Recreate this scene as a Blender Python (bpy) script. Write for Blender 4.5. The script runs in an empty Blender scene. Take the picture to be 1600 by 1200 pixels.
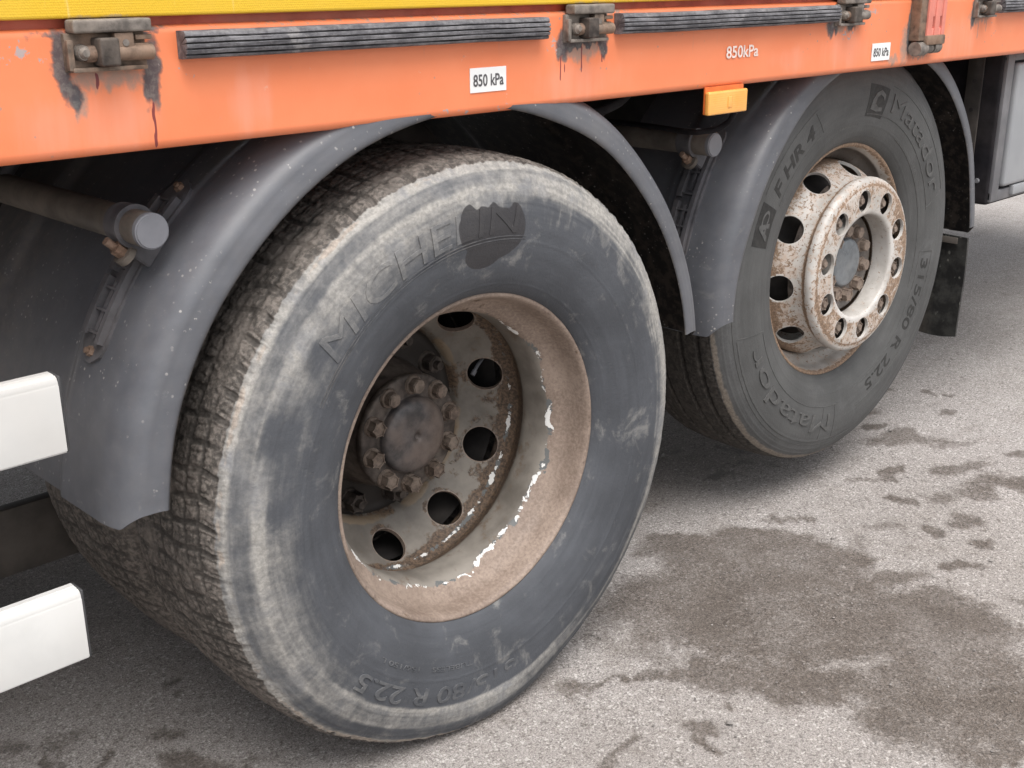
import bpy, bmesh, math, random
import numpy as np
from mathutils import Matrix, Vector
random.seed(4)
RNG = np.random.RandomState(7)
S = bpy.context.scene
R = math.radians

# ---------------------------------------------------------------- camera
cam_d = bpy.data.cameras.new('camera')
cam = bpy.data.objects.new('camera', cam_d)
S.collection.objects.link(cam)
S.camera = cam
cam_d.sensor_width = 36
cam_d.lens = 41.34
cam_d.clip_start = 0.02
cam_d.clip_end = 500
_yaw, _pit, _rol = 0.7713, 0.3349, -0.0053
cy_, sy_, cp_, sp_ = math.cos(_yaw), math.sin(_yaw), math.cos(_pit), math.sin(_pit)
_f = Vector((sy_*cp_, cy_*cp_, -sp_)); _r = Vector((cy_, -sy_, 0)); _u = _r.cross(_f)
_r2 = _r*math.cos(_rol) + _u*math.sin(_rol); _u2 = -_r*math.sin(_rol) + _u*math.cos(_rol)
_m = Matrix((_r2, _u2, -_f)).transposed().to_4x4()
_m.translation = Vector((-1.2831, -1.4119, 1.3201))
cam.matrix_world = _m

# ---------------------------------------------------------------- world, sun, exposure
SUN_EL, SUN_AZ = 66, 205          # azimuth: degrees clockwise from +Y; the light comes from behind the camera, to the left
W = bpy.data.worlds.new('World'); S.world = W; W.use_nodes = True
wt = W.node_tree
bg = wt.nodes['Background']
sky = wt.nodes.new('ShaderNodeTexSky'); sky.sky_type = 'NISHITA'; sky.sun_disc = False
sky.sun_elevation = R(SUN_EL); sky.sun_rotation = R(SUN_AZ)
sky.dust_density = 4; sky.air_density = 1.0
hs = wt.nodes.new('ShaderNodeHueSaturation'); hs.inputs['Saturation'].default_value = 0.22
wt.links.new(sky.outputs[0], hs.inputs['Color']); wt.links.new(hs.outputs[0], bg.inputs[0])
bg.inputs[1].default_value = 0.15
sun_d = bpy.data.lights.new('sun', 'SUN'); sun = bpy.data.objects.new('sun', sun_d); S.collection.objects.link(sun)
sun_d.energy = 1.5; sun_d.angle = R(42); sun_d.color = (1, 0.965, 0.92)
_d = Vector((math.sin(R(SUN_AZ))*math.cos(R(SUN_EL)), math.cos(R(SUN_AZ))*math.cos(R(SUN_EL)), math.sin(R(SUN_EL))))
sun.rotation_euler = _d.to_track_quat('Z', 'Y').to_euler()
S.view_settings.view_transform = 'Standard'; S.view_settings.look = 'None'
S.view_settings.gamma = 1; S.view_settings.use_curve_mapping = False
S.view_settings.exposure = 0.72

# ---------------------------------------------------------------- material helper
class G:
    def __init__(s, name):
        s.m = bpy.data.materials.new(name); s.m.use_nodes = True
        s.t = s.m.node_tree; s.b = s.t.nodes['Principled BSDF']
        s.tc = s.n('ShaderNodeTexCoord'); s.co = s.tc.outputs['Object']
    def n(s, ty, **kw):
        x = s.t.nodes.new(ty)
        for k, v in kw.items(): setattr(x, k, v)
        return x
    def put(s, sock, v):
        if isinstance(v, bpy.types.NodeSocket): s.t.links.new(v, sock)
        elif v is not None:
            if isinstance(v, (tuple, list)) and len(v) == 3 and sock.type == 'RGBA': v = (*v, 1)
            sock.default_value = v
    def noise(s, sc, det=4, ro=.55, dist=0, vec=None):
        x = s.n('ShaderNodeTexNoise'); s.put(x.inputs['Vector'], vec or s.co)
        for k, v in (('Scale', sc), ('Detail', det), ('Roughness', ro), ('Distortion', dist)): s.put(x.inputs[k], v)
        return x.outputs['Fac']
    def vor(s, sc, vec=None, feature='F1', out='Distance', rnd=1):
        x = s.n('ShaderNodeTexVoronoi', feature=feature); s.put(x.inputs['Vector'], vec or s.co)
        s.put(x.inputs['Scale'], sc); s.put(x.inputs['Randomness'], rnd)
        return x.outputs[out]
    def sc3(s, x, y, z, vec=None):
        v = s.n('ShaderNodeVectorMath', operation='MULTIPLY'); s.put(v.inputs[0], vec or s.co); v.inputs[1].default_value = (x, y, z)
        return v.outputs[0]
    def mt(s, op, a, b=None, c=None, clamp=False):
        x = s.n('ShaderNodeMath', operation=op, use_clamp=clamp)
        s.put(x.inputs[0], a); s.put(x.inputs[1], b); s.put(x.inputs[2], c)
        return x.outputs[0]
    def mr(s, v, a, b, c=0., d=1.):
        x = s.n('ShaderNodeMapRange', interpolation_type='SMOOTHSTEP')
        for i, q in enumerate((v, a, b, c, d)): s.put(x.inputs[i], q)
        return x.outputs[0]
    def mix(s, f, a, b, mode='MIX'):
        x = s.n('ShaderNodeMix', data_type='RGBA', blend_type=mode)
        s.put(x.inputs[0], f); s.put(x.inputs[6], a); s.put(x.inputs[7], b)
        return x.outputs[2]
    def at(s, name): return s.n('ShaderNodeAttribute', attribute_name=name).outputs['Fac']
    def xyz(s, vec=None):
        x = s.n('ShaderNodeSeparateXYZ'); s.put(x.inputs[0], vec or s.co); return x.outputs
    def comb(s, a, b, c):
        x = s.n('ShaderNodeCombineXYZ'); [s.put(x.inputs[i], v) for i, v in enumerate((a, b, c))]; return x.outputs[0]
    def rad(s):
        o = s.xyz(); return s.mt('SQRT', s.mt('ADD', s.mt('MULTIPLY', o[0], o[0]), s.mt('MULTIPLY', o[2], o[2])))
    def seed(s):
        # noise coordinates shifted per object
        oi = s.n('ShaderNodeObjectInfo'); v = s.n('ShaderNodeVectorMath', operation='ADD')
        s.put(v.inputs[0], s.co); sc = s.n('ShaderNodeVectorMath', operation='SCALE'); s.put(sc.inputs[0], oi.outputs['Location']); sc.inputs['Scale'].default_value = 3.7
        s.t.links.new(sc.outputs[0], v.inputs[1]); s.co = v.outputs[0]
    def done(s, col, rough=.6, metal=0., spec=.4, bumps=(), coat=0.):
        s.put(s.b.inputs['Base Color'], col); s.put(s.b.inputs['Roughness'], rough); s.put(s.b.inputs['Metallic'], metal)
        s.put(s.b.inputs['Specular IOR Level'], spec); s.put(s.b.inputs['Coat Weight'], coat)
        last = None
        for h, dist, st in bumps:
            x = s.n('ShaderNodeBump'); s.put(x.inputs['Height'], h); x.inputs['Distance'].default_value = dist; x.inputs['Strength'].default_value = st
            if last: s.t.links.new(last, x.inputs['Normal'])
            last = x.outputs[0]
        if last: s.t.links.new(last, s.b.inputs['Normal'])
        return s.m

M = {}
def flat(name, col, rough=.6, metal=0., var=.35, sc=30, spec=.4, dust=0., bump=.0004, dustc=(.25, .21, .175)):
    g = G(name); g.seed()
    n = g.noise(sc, 5, .6); n2 = g.noise(sc*.2, 3)
    c = g.mix(g.mr(n, .3, .7), [v*(1-var) for v in col], [v*(1+var*.6) for v in col])
    if dust: c = g.mix(g.mt('MULTIPLY', g.mr(g.mt('ADD', n2, g.mt('MULTIPLY', n, .4)), .55, .9), dust), c, dustc)
    M[name] = g.done(c, g.mr(n2, .2, .8, rough-.08, min(1, rough+.12)), metal, spec, [(n, bump, .8)])
    return M[name]

# asphalt
g = G('asphalt')
fine = g.noise(300, 4, .72); fine2 = g.noise(620, 2, .6); big = g.noise(1.1, 5, .6); mid = g.noise(9, 5, .65); m2 = g.noise(38, 4, .6)
agg = g.vor(230, out='Color'); aggv = g.xyz(agg)[0]; aggd = g.vor(230)
base = g.mix(g.mr(g.mt('ADD', g.mt('MULTIPLY', fine, .7), g.mt('MULTIPLY', fine2, .3)), .36, .64), (.185, .170, .161), (.50, .467, .445))
base = g.mix(g.mt('MULTIPLY', g.mr(aggv, .90, .97), .55), base, (.68, .65, .63))
base = g.mix(g.mt('MULTIPLY', g.mr(g.vor(95, out='Distance'), .16, .08), g.mr(g.noise(60, 2), .5, .56, 0, .7)), base, (.78, .76, .73))
base = g.mix(g.mt('MULTIPLY', g.mr(aggv, .20, .08), .55), base, (.12, .107, .10))
base = g.mix(g.mr(big, .35, .7), base, g.mix(1., base, (.84, .83, .82), 'MULTIPLY'))
base = g.mix(g.mr(mid, .48, .75, 0, .5), base, g.mix(1., base, (.74, .71, .68), 'MULTIPLY'))
base = g.mix(g.mr(m2, .5, .72, 0, .4), base, g.mix(1., base, (.76, .74, .72), 'MULTIPLY'))
wet = g.at('wet')
edge_n = g.mt('ADD', g.mt('MULTIPLY', g.mt('SUBTRACT', g.noise(15, 5, .72, .4), .5), .95), g.mt('MULTIPLY', g.mt('SUBTRACT', g.noise(85, 4, .7), .5), .75))
wetf = g.mr(g.mt('ADD', wet, edge_n), .22, .80)
stretch = g.n('ShaderNodeVectorRotate'); g.put(stretch.inputs['Vector'], g.co); stretch.inputs['Angle'].default_value = -.75
sv = g.sc3(1.0, 2.2, 1, stretch.outputs[0])
spotf = g.mr(g.mt('ADD', g.noise(13, 5, .66, .3, vec=sv), g.mt('MULTIPLY', edge_n, .22)), .60, .72)
spotf = g.mt('MULTIPLY', spotf, g.mr(g.noise(2.2, 2), .38, .52))
wetf = g.mt('MAXIMUM', wetf, g.mt('MULTIPLY', spotf, .9))
wn = g.mt('MULTIPLY', wetf, g.mr(g.mt('ADD', g.mt('MULTIPLY', g.noise(5, 5, .7), .5), g.mt('MULTIPLY', g.noise(130, 4, .75), .5)), .34, .58, .55, 1))
base = g.mix(wn, base, g.mix(1., base, (.37, .335, .305), 'MULTIPLY'))
base = g.mix(g.mt('MULTIPLY', g.at('under_shade'), .75), base, g.mix(1., base, (.42, .37, .33), 'MULTIPLY'))  # shade under the lorry, painted into the asphalt colour
M['asphalt'] = g.done(base, g.mr(wetf, 0, 1, .92, .6), 0, .35, [(mid, .006, .4), (fine, .0022, .8), (fine2, .001, .7), (aggd, .0012, .6)])

# tyre with dried mud (attributes: mud, tan, tread, wet)
def tyre_mat(name, dark, dusty, tanc, treadd, treadb, brk=.9):
    g = G(name)
    r = g.rad(); o = g.xyz()
    ring = g.noise(1, 4, .6, vec=g.comb(g.mt('MULTIPLY', o[0], 7), g.mt('MULTIPLY', r, 75), g.mt('MULTIPLY', o[2], 7)))
    n1 = g.noise(34, 6, .68, .2); n2 = g.noise(150, 4, .65); n3 = g.noise(7, 4, .6); n4 = g.noise(420, 2, .6)
    rough_n = g.mt('ADD', g.mt('MULTIPLY', g.mt('SUBTRACT', n1, .5), brk), g.mt('MULTIPLY', g.mt('SUBTRACT', ring, .5), .55))
    c = g.mix(g.mr(g.mt('ADD', g.mt('MULTIPLY', n3, .7), g.mt('MULTIPLY', ring, .35)), .32, .75), [v*.8 for v in dark], [v*1.22 for v in dark])
    c = g.mix(g.mr(g.noise(16, 5, .7, .4), .55, .75, 0, .4), c, dusty)
    mud = g.at('mud')
    mf = g.mr(g.mt('ADD', mud, g.mt('MULTIPLY', rough_n, .8)), .08, 1.05)
    c = g.mix(mf, c, g.mix(g.mr(n2, .3, .7), [v*.74 for v in dusty], [v*1.12 for v in dusty]))
    c = g.mix(g.mt('MULTIPLY', mf, g.mr(g.noise(12, 5, .7, .6), .48, .68, 0, .65)), c, [dark[0]*2.1, dark[1]*2.1, dark[2]*2.1])
    mf2 = g.mr(g.mt('ADD', g.at('tan'), rough_n), .4, .66)
    c = g.mix(mf2, c, g.mix(g.mr(n2, .3, .7), [v*.7 for v in tanc], [v*1.2 for v in tanc]))
    tr = g.at('tread')
    tb = g.noise(85, 5, .65, .3)
    tc = g.mix(g.mr(g.mt('ADD', g.mt('MULTIPLY', tb, .7), g.mt('MULTIPLY', n2, .4)), .45, .68), treadd, treadb)
    tc = g.mix(g.mr(g.at('low'), .1, .9, 0, .75), tc, [v*.65 for v in treadd])
    tc = g.mix(g.mr(g.noise(9, 5, .7, .4), .5, .72, 0, .55), tc, [v*1.25 for v in treadb])
    c = g.mix(g.mr(g.mt('ADD', tr, g.mt('MULTIPLY', rough_n, .6)), .35, .65), c, tc)
    wf = g.mr(g.mt('ADD', g.at('wet'), g.mt('MULTIPLY', g.mt('SUBTRACT', n1, .5), .3)), .42, .56)
    c = g.mix(g.mt('MULTIPLY', wf, .9), c, (.034, .032, .034))
    scr = g.noise(1, 3, .7, vec=g.sc3(260, 260, 30))
    c = g.mix(g.mt('MULTIPLY', g.mr(scr, .72, .78), .25), c, (.33, .31, .29))
    M[name] = g.done(c, g.mr(wf, 0, 1, .72, .55), 0, .35, [(n1, .0016, .5), (n2, .0011, .7), (n4, .0005, .5), (g.mt('MULTIPLY', tr, tb), .0028, .8)])
tyre_mat('muddy_rubber', (.066, .070, .079), (.34, .325, .30), (.33, .285, .245), (.062, .055, .049), (.185, .161, .142))
tyre_mat('dusty_rubber', (.080, .080, .079), (.125, .125, .128), (.21, .18, .15), (.035, .031, .028), (.085, .075, .066), .6)
flat('letter_grey', (.092, .091, .089), .7, var=.25, sc=80)
flat('letter_dark', (.030, .029, .028), .65, var=.3, sc=90)
flat('letter_muddy', (.075, .078, .085), .72, var=.4, sc=50, dust=.15)

# brown dusty rim with flaking paint: attributes flake, rust, greyp
g = G('brown_rim')
n1 = g.noise(38, 6, .7, .3); n2 = g.noise(170, 4, .65); n3 = g.noise(9, 4, .6)
r = g.rad(); o = g.xyz()
ringn = g.noise(1, 3, .6, vec=g.comb(g.mt('MULTIPLY', o[0], 9), g.mt('MULTIPLY', r, 150), g.mt('MULTIPLY', o[2], 9)))
c = g.mix(g.mr(g.mt('ADD', g.mt('MULTIPLY', n3, .5), g.mt('MULTIPLY', n2, .5)), .35, .65), (.18, .134, .107), (.32, .25, .204))
c = g.mix(g.mr(g.noise(5, 6, .72, .5), .48, .72, 0, .55), c, (.15, .11, .085))
c = g.mix(g.mr(ringn, .62, .8, 0, .5), c, (.17, .12, .095))
gp = g.mr(g.mt('ADD', g.at('greyp'), g.mt('MULTIPLY', g.mt('SUBTRACT', n1, .5), .8)), .46, .54)
gc = g.mix(g.mr(n3, .3, .7), (.12, .106, .091), (.245, .222, .193))
gc = g.mix(g.mr(g.noise(20, 5, .7), .56, .70, 0, .8), gc, (.135, .095, .065))
c = g.mix(gp, c, gc)
rs = g.mr(g.mt('ADD', g.at('rust'), g.mt('MULTIPLY', g.mt('SUBTRACT', n1, .5), 1.2)), .45, .62)
c = g.mix(rs, c, g.mix(g.mr(n2, .35, .65), (.055, .040, .031), (.155, .105, .07)))
c = g.mix(g.mr(g.mt('ADD', g.at('deep'), g.mt('MULTIPLY', g.mt('SUBTRACT', n1, .5), .8)), .4, .65), c, (.028, .023, .02))  # painted shade for the hub recess and upper disc
c = g.mix(g.mr(g.mt('ADD', g.at('lip'), g.mt('MULTIPLY', g.mt('SUBTRACT', n1, .5), .8)), .45, .7, 0, .6), c, (.27, .20, .13))
fl = g.at('flake'); big = g.noise(22, 5, .7, .6)
flw = g.mr(g.mt('ADD', fl, g.mt('MULTIPLY', g.mt('SUBTRACT', big, .5), 2.0)), .90, .93)
fld = g.mr(g.mt('ADD', fl, g.mt('MULTIPLY', g.mt('SUBTRACT', g.noise(31, 5, .7, .5), .5), 2.0)), .88, .91)
c = g.mix(fld, c, (.12, .125, .125)); c = g.mix(flw, c, (.72, .71, .69))
M['brown_rim'] = g.done(c, g.mr(n3, .3, .7, .5, .75), 0, .4, [(n2, .0006, .8), (n1, .001, .5), (flw, .0008, .9)])

# white rim with rust specks
g = G('white_rim')
n1 = g.noise(60, 6, .72, .5); n2 = g.noise(190, 4, .65); n3 = g.noise(11, 4, .6)
c = g.mix(g.mr(n3, .3, .7), (.37, .345, .315), (.58, .558, .53))
rs0 = g.at('rust')
spk = g.mr(g.mt('ADD', g.mt('MULTIPLY', rs0, .55), g.mt('ADD', g.mt('MULTIPLY', n1, .75), g.mt('MULTIPLY', n3, .25))), .785, .83)
c = g.mix(g.mr(g.mt('ADD', rs0, g.mt('MULTIPLY', g.mt('SUBTRACT', n3, .5), 1.6)), .35, .9, 0, .75), c, (.40, .29, .215))
c = g.mix(g.mr(g.mt('ADD', g.mt('MULTIPLY', rs0, .30), g.noise(48, 5, .7, .4)), .60, .70, 0, .55), c, (.46, .34, .26))
sm = g.mr(g.mt('ADD', g.mt('MULTIPLY', rs0, .22), g.noise(125, 4, .68, .3)), .645, .69)
spk = g.mt('MAXIMUM', spk, sm)
c = g.mix(spk, c, g.mix(g.mr(n2, .35, .65), (.17, .115, .08), (.32, .22, .15)))
c = g.mix(g.mr(g.mt('ADD', g.at('deep'), g.mt('MULTIPLY', g.mt('SUBTRACT', n3, .5), .6)), .4, .8, 0, .92), c, (.045, .036, .03))  # painted shade inside the rim barrel
c = g.mix(g.mr(g.vor(85, out='Distance'), .12, .05, 0, .75), c, (.22, .14, .09))
M['white_rim'] = g.done(c, g.mr(spk, 0, 1, .42, .75), 0, .45, [(spk, .0007, -.8), (n2, .0003, .6)])

# orange painted beam: attributes oil, dust, pale, drip, chip
g = G('orange_paint')
n1 = g.noise(70, 5, .7, .3); n2 = g.noise(6, 4, .6); n3 = g.noise(260, 3, .6)
strk = g.noise(1, 4, .6, vec=g.sc3(30, 30, 3.0))
c = g.mix(g.mr(n2, .3, .7), (.79, .222, .095), (.82, .250, .115))
c = g.mix(g.mr(g.mt('ADD', g.at('pale'), g.mt('MULTIPLY', g.mt('SUBTRACT', strk, .5), 1.3)), .3, 1.2, 0, .6), c, (.82, .33, .22))
c = g.mix(g.mr(g.noise(42, 6, .7), .665, .70, 0, .5), c, (.74, .40, .30))
du = g.mr(g.mt('ADD', g.at('dust'), g.mt('MULTIPLY', g.mt('SUBTRACT', n1, .5), .8)), .25, .85, 0, .85)
c = g.mix(du, c, (.30, .245, .205))
oi = g.mr(g.mt('ADD', g.at('oil'), g.mt('MULTIPLY', g.mt('SUBTRACT', n1, .5), .7)), .28, .72, 0, .95)
c = g.mix(oi, c, g.mix(g.mr(n1, .4, .65), (.05, .054, .064), (.135, .13, .125)))
c = g.mix(g.mr(g.at('drip'), .35, .6, 0, .9), c, (.16, .025, .035))
pit = g.mt('MULTIPLY', g.mr(g.vor(48), .13, .07), g.mr(g.noise(4.5, 4, .7), .50, .60, 0, .8))
c = g.mix(pit, c, (.36, .25, .22))
c = g.mix(g.mr(g.noise(1, 4, .65, .2, vec=g.sc3(90, 90, 7)), .64, .74, 0, .28), c, (.55, .24, .16))
ch = g.mr(g.mt('ADD', g.at('chip'), g.mt('MULTIPLY', g.mt('SUBTRACT', n1, .5), 1.3)), .72, .78)
c = g.mix(ch, c, (.42, .34, .33))
M['orange_paint'] = g.done(c, g.mr(g.mt('ADD', oi, du), 0, 1, .34, .7), 0, .45, [(n3, .00025, .5), (ch, .0005, -.7), (n2, .002, .15)], coat=.0)
flat('shaded_red', (.52, .10, .055), .5, var=.3, sc=18, dust=.5)  # recessed strip: darker red than the beam, recess shade put into the colour

g = G('yellow_panel')
o = g.xyz(); v = g.comb(g.mt('ADD', o[0], g.mt('MULTIPLY', o[2], .5)), 0, o[2])
cell = g.vor(330, vec=v, rnd=.25)
n2 = g.noise(5, 4, .6); strk = g.noise(1, 4, .6, vec=g.sc3(45, 45, 5))
c = g.mix(g.mr(cell, .25, .6), (.74, .47, .03), (.67, .42, .024))
c = g.mix(g.mr(n2, .4, .8, 0, .4), c, (.68, .46, .07))
c = g.mix(g.mr(strk, .62, .72, 0, .55), c, (.80, .60, .22))
c = g.mix(g.mr(g.mt('ADD', g.at('dust'), g.mt('MULTIPLY', g.mt('SUBTRACT', g.noise(60, 5), .5), .9)), .5, .8, 0, .8), c, (.42, .33, .2))
M['yellow_panel'] = g.done(c, .42, 0, .4, [(cell, .0008, .5)])

g = G('grey_plastic')   # mudguards
n1 = g.noise(45, 5, .65); n2 = g.noise(4, 4, .6); n3 = g.noise(260, 3); strk = g.noise(1, 4, .6, vec=g.sc3(3, 26, 26))
c = g.mix(g.mr(g.mt('ADD', g.mt('MULTIPLY', n2, .6), g.mt('MULTIPLY', strk, .4)), .3, .7), (.068, .073, .086), (.112, .118, .134))
c = g.mix(g.mt('MULTIPLY', g.at('dust'), g.mr(n1, .35, .75, .4, 1)), c, (.23, .20, .175))
scf = g.mr(g.noise(1, 5, .7, .3, vec=g.sc3(30, 9, 30)), .60, .74, 0, .35)
c = g.mix(scf, c, (.20, .195, .19))
c = g.mix(g.mr(g.noise(2.2, 5, .65), .5, .8, 0, .45), c, (.17, .16, .15))
c = g.mix(g.at('inner_dark'), c, g.mix(g.mr(n1, .45, .6), (.016, .014, .014), (.055, .045, .038)))  # near-black and dark brown mottling
fleck = g.mt('MULTIPLY', g.mr(g.vor(95), .26, .14), g.mr(g.noise(6, 5, .8), .44, .60))
fleck = g.mt('MULTIPLY', fleck, g.mr(g.noise(140, 2), .48, .56))
c = g.mix(g.mt('MULTIPLY', fleck, .8), c, (.40, .38, .36))
M['grey_plastic'] = g.done(c, g.mr(n2, 0, 1, .38, .52), 0, .5, [(n3, .0002, .5), (n2, .004, .12)])

flat('black_plastic', (.014, .013, .016), .75, var=.35, sc=24, dust=.05, spec=.15)
flat('bracket_plastic', (.082, .082, .092), .52, var=.3, sc=24, dust=.14)
flat('dark_chassis', (.016, .015, .016), .75, var=.4, sc=15, dust=.15)
flat('taupe_tube', (.115, .10, .085), .62, var=.35, sc=18, dust=.4)
flat('plug_grey', (.17, .175, .195), .55, var=.15, sc=12, dust=.2)
flat('steel_rail', (.06, .054, .05), .6, .2, var=.4, sc=9, dust=.25)
flat('white_guard', (.56, .556, .54), .42, var=.07, sc=14, dust=.22, bump=.0001)
flat('rubber_seal', (.05, .05, .052), .6)
flat('galv_grime', (.21, .185, .165), .6, .25, var=.5, sc=55, dust=.5, bump=.001)
flat('grimy_steel', (.165, .135, .11), .6, .2, var=.55, sc=60, dust=.6, bump=.001, dustc=(.30, .18, .115))
flat('rust_bolt', (.21, .135, .095), .7, .2, var=.45, sc=120, dust=.3, bump=.001)
flat('dark_iron', (.062, .05, .044), .6, .25, var=.5, sc=60, dust=.28, bump=.001)
flat('bolt_iron', (.12, .09, .072), .6, .25, var=.45, sc=110, dust=.4, bump=.0006)
flat('cap_iron', (.075, .074, .078), .45, .3, var=.5, sc=34, dust=.5, bump=.001, dustc=(.16, .11, .08))
flat('hub_glass', (.14, .155, .168), .3, .0, var=.25, sc=40, dust=.25)
flat('nut_grey', (.235, .18, .145), .6, .15, var=.3, sc=120, dust=.4)
flat('hub_plate', (.12, .11, .105), .6, .1, var=.4, sc=40, dust=.4)
flat('box_door', (.30, .31, .325), .5, var=.1, sc=5, dust=.12)
flat('box_frame', (.15, .15, .16), .55, var=.2, sc=10, dust=.2)
flat('flap_rubber', (.030, .030, .030), .55, var=.5, sc=20, dust=.3)
flat('sticker_white', (.80, .80, .79), .45, var=.04, sc=8)
flat('print_dark', (.10, .095, .10), .6, var=.2, sc=40)
flat('print_white', (.78, .66, .6), .6, var=.15, sc=90)
flat('amber_rim', (.70, .16, .035), .4, var=.2)
flat('pink_paint', (.80, .25, .19), .5, var=.12, sc=25, dust=.15)
flat('slot_dark', (.05, .008, .014), .6, var=.2)
g = G('amber_lens'); o = g.xyz()
w = g.mt('SINE', g.mt('MULTIPLY', o[2], 1500)); n = g.noise(20, 4)
g.b.inputs['Transmission Weight'].default_value = 0.0
M['amber_lens'] = g.done(g.mix(g.mr(n, .3, .7), (.82, .37, .07), (.86, .42, .10)), .25, 0, .6, [(w, .00012, .5)], coat=.3)
g = G('worn_rubber')     # ribbed buffer strips
n1 = g.noise(1, 4, .6, .2, vec=g.sc3(22, 60, 60)); n2 = g.noise(140, 4, .7)
c = g.mix(g.mr(g.mt('ADD', g.mt('MULTIPLY', n1, .6), g.mt('MULTIPLY', n2, .4)), .38, .66), (.075, .073, .080), (.20, .195, .205))
c = g.mix(g.mr(g.noise(25, 5, .7), .6, .68, 0, .5), c, (.30, .285, .28))
c = g.mix(g.mr(g.at('groove'), .3, .8), c, (.018, .017, .017))
M['worn_rubber'] = g.done(c, .6, 0, .4, [(n2, .001, .8)])

# ---------------------------------------------------------------- mesh helpers
def link(o, parent=None):
    S.collection.objects.link(o)
    if parent: o.parent = parent
    return o
def mobj(name, me, mat, parent=None, loc=(0, 0, 0), rot=(0, 0, 0), kind=None, label=None):
    o = bpy.data.objects.new(name, me)
    if mat and not me.materials: me.materials.append(M[mat] if isinstance(mat, str) else mat)
    link(o, parent); o.location = loc; o.rotation_euler = rot
    if kind: o['kind'] = kind
    if label: o['label'] = label
    return o
def np_mesh(name, V, F, attrs=None, smooth=True):
    me = bpy.data.meshes.new(name)
    V = np.asarray(V, np.float32); F = np.asarray(F, np.int32)
    me.vertices.add(len(V)); me.vertices.foreach_set('co', V.ravel())
    me.loops.add(F.size); me.loops.foreach_set('vertex_index', F.ravel())
    me.polygons.add(len(F)); me.polygons.foreach_set('loop_start', np.arange(len(F), dtype=np.int32)*F.shape[1])
    me.update(calc_edges=True); me.validate()
    for k, v in (attrs or {}).items():
        a = me.attributes.new(k, 'FLOAT', 'POINT'); a.data.foreach_set('value', np.asarray(v, np.float32).ravel())
    me.polygons.foreach_set('use_smooth', np.full(len(me.polygons), smooth))
    return me
def bm_obj(name, bm, mat, parent=None, loc=(0, 0, 0), rot=(0, 0, 0), smooth=40, **kw):
    me = bpy.data.meshes.new(name); bm.normal_update(); bm.to_mesh(me); bm.free()
    if smooth:
        me.polygons.foreach_set('use_smooth', np.full(len(me.polygons), True)); me.set_sharp_from_angle(angle=R(smooth))
    return mobj(name, me, mat, parent, loc, rot, **kw)
def grid_faces(nu, nv, closeu=False):
    iu = np.arange(nu if closeu else nu-1); iv = np.arange(nv-1)
    A, B = np.meshgrid(iu, iv, indexing='ij'); A2 = (A+1) % nu
    return np.stack([A*nv+B, A2*nv+B, A2*nv+B+1, A*nv+B+1], -1).reshape(-1, 4)
def box(bm, x0, x1, y0, y1, z0, z1, bev=.002, seg=2):
    r = bmesh.ops.create_cube(bm, size=1)
    for v in r['verts']: v.co = Vector(((x0+x1)/2+v.co.x*(x1-x0), (y0+y1)/2+v.co.y*(y1-y0), (z0+z1)/2+v.co.z*(z1-z0)))
    if bev:
        es = list({e for v in r['verts'] for e in v.link_edges})
        bmesh.ops.bevel(bm, geom=es, offset=bev, segments=seg, affect='EDGES', profile=.6)
def cyl(bm, p0, p1, r0, r1=None, seg=24, cap=True):
    p0, p1 = Vector(p0), Vector(p1); r1 = r0 if r1 is None else r1
    d = p1-p0; q = d.to_track_quat('Z', 'Y').to_matrix().to_4x4(); q.translation = (p0+p1)/2
    r = bmesh.ops.create_cone(bm, cap_ends=cap, segments=seg, radius1=r0, radius2=r1, depth=d.length, matrix=q)
    return r['verts']
def tube(bm, pts, rad, seg=10):
    pts = [Vector(p) for p in pts]; rings = []
    for i, p in enumerate(pts):
        d = (pts[min(i+1, len(pts)-1)]-pts[max(i-1, 0)]).normalized(); q = d.to_track_quat('Z', 'Y')
        rings.append([bm.verts.new(p+q @ Vector((rad*math.cos(t), rad*math.sin(t), 0))) for t in np.linspace(0, 2*math.pi, seg, endpoint=False)])
    for a, b in zip(rings, rings[1:]):
        for i in range(seg): bm.faces.new((a[i], a[(i+1) % seg], b[(i+1) % seg], b[i]))
    bm.faces.new(rings[0][::-1]); bm.faces.new(rings[-1])
def catmull(P, n):
    P = np.array(P, float); Q = np.vstack([2*P[0]-P[1], P, 2*P[-1]-P[-2]])
    seg = np.r_[0, np.cumsum(np.hypot(*np.diff(P, axis=0).T)**.75)]
    out = []
    for t in np.linspace(0, seg[-1], 2000):
        i = min(np.searchsorted(seg, t, 'right')-1, len(P)-2); u = (t-seg[i])/(seg[i+1]-seg[i])
        a, b, c, d = Q[i:i+4]
        out.append(.5*((2*b)+(c-a)*u+(2*a-5*b+4*c-d)*u*u+(3*b-a-3*c+d)*u**3))
    out = np.array(out); L = np.r_[0, np.cumsum(np.hypot(*np.diff(out, axis=0).T))]; t = np.linspace(0, L[-1], n)
    return np.stack([np.interp(t, L, out[:, 0]), np.interp(t, L, out[:, 1])], 1)
_T = RNG.rand(256, 256)
def vn(u, v, pu=256, s=0):
    iu = np.floor(u).astype(int); iv = np.floor(v).astype(int); fu = u-iu; fv = v-iv
    fu = fu*fu*(3-2*fu); fv = fv*fv*(3-2*fv)
    def t(a, b): return _T[(np.mod(a, pu)+s*37) % 256, (b+s*91) % 256]
    return (t(iu, iv)*(1-fu)+t(iu+1, iv)*fu)*(1-fv)+(t(iu, iv+1)*(1-fu)+t(iu+1, iv+1)*fu)*fv
def fbm(u, v, pu=256, o=4, s=0):
    a, tot, w = 1., 0., 0.
    for k in range(o): tot = tot+a*vn(u*2**k, v*2**k, pu*2**k, s+k); w += a; a *= .55
    return tot/w
def ss(a, b, x): t = np.clip((x-a)/(b-a), 0, 1); return t*t*(3-2*t)
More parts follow.
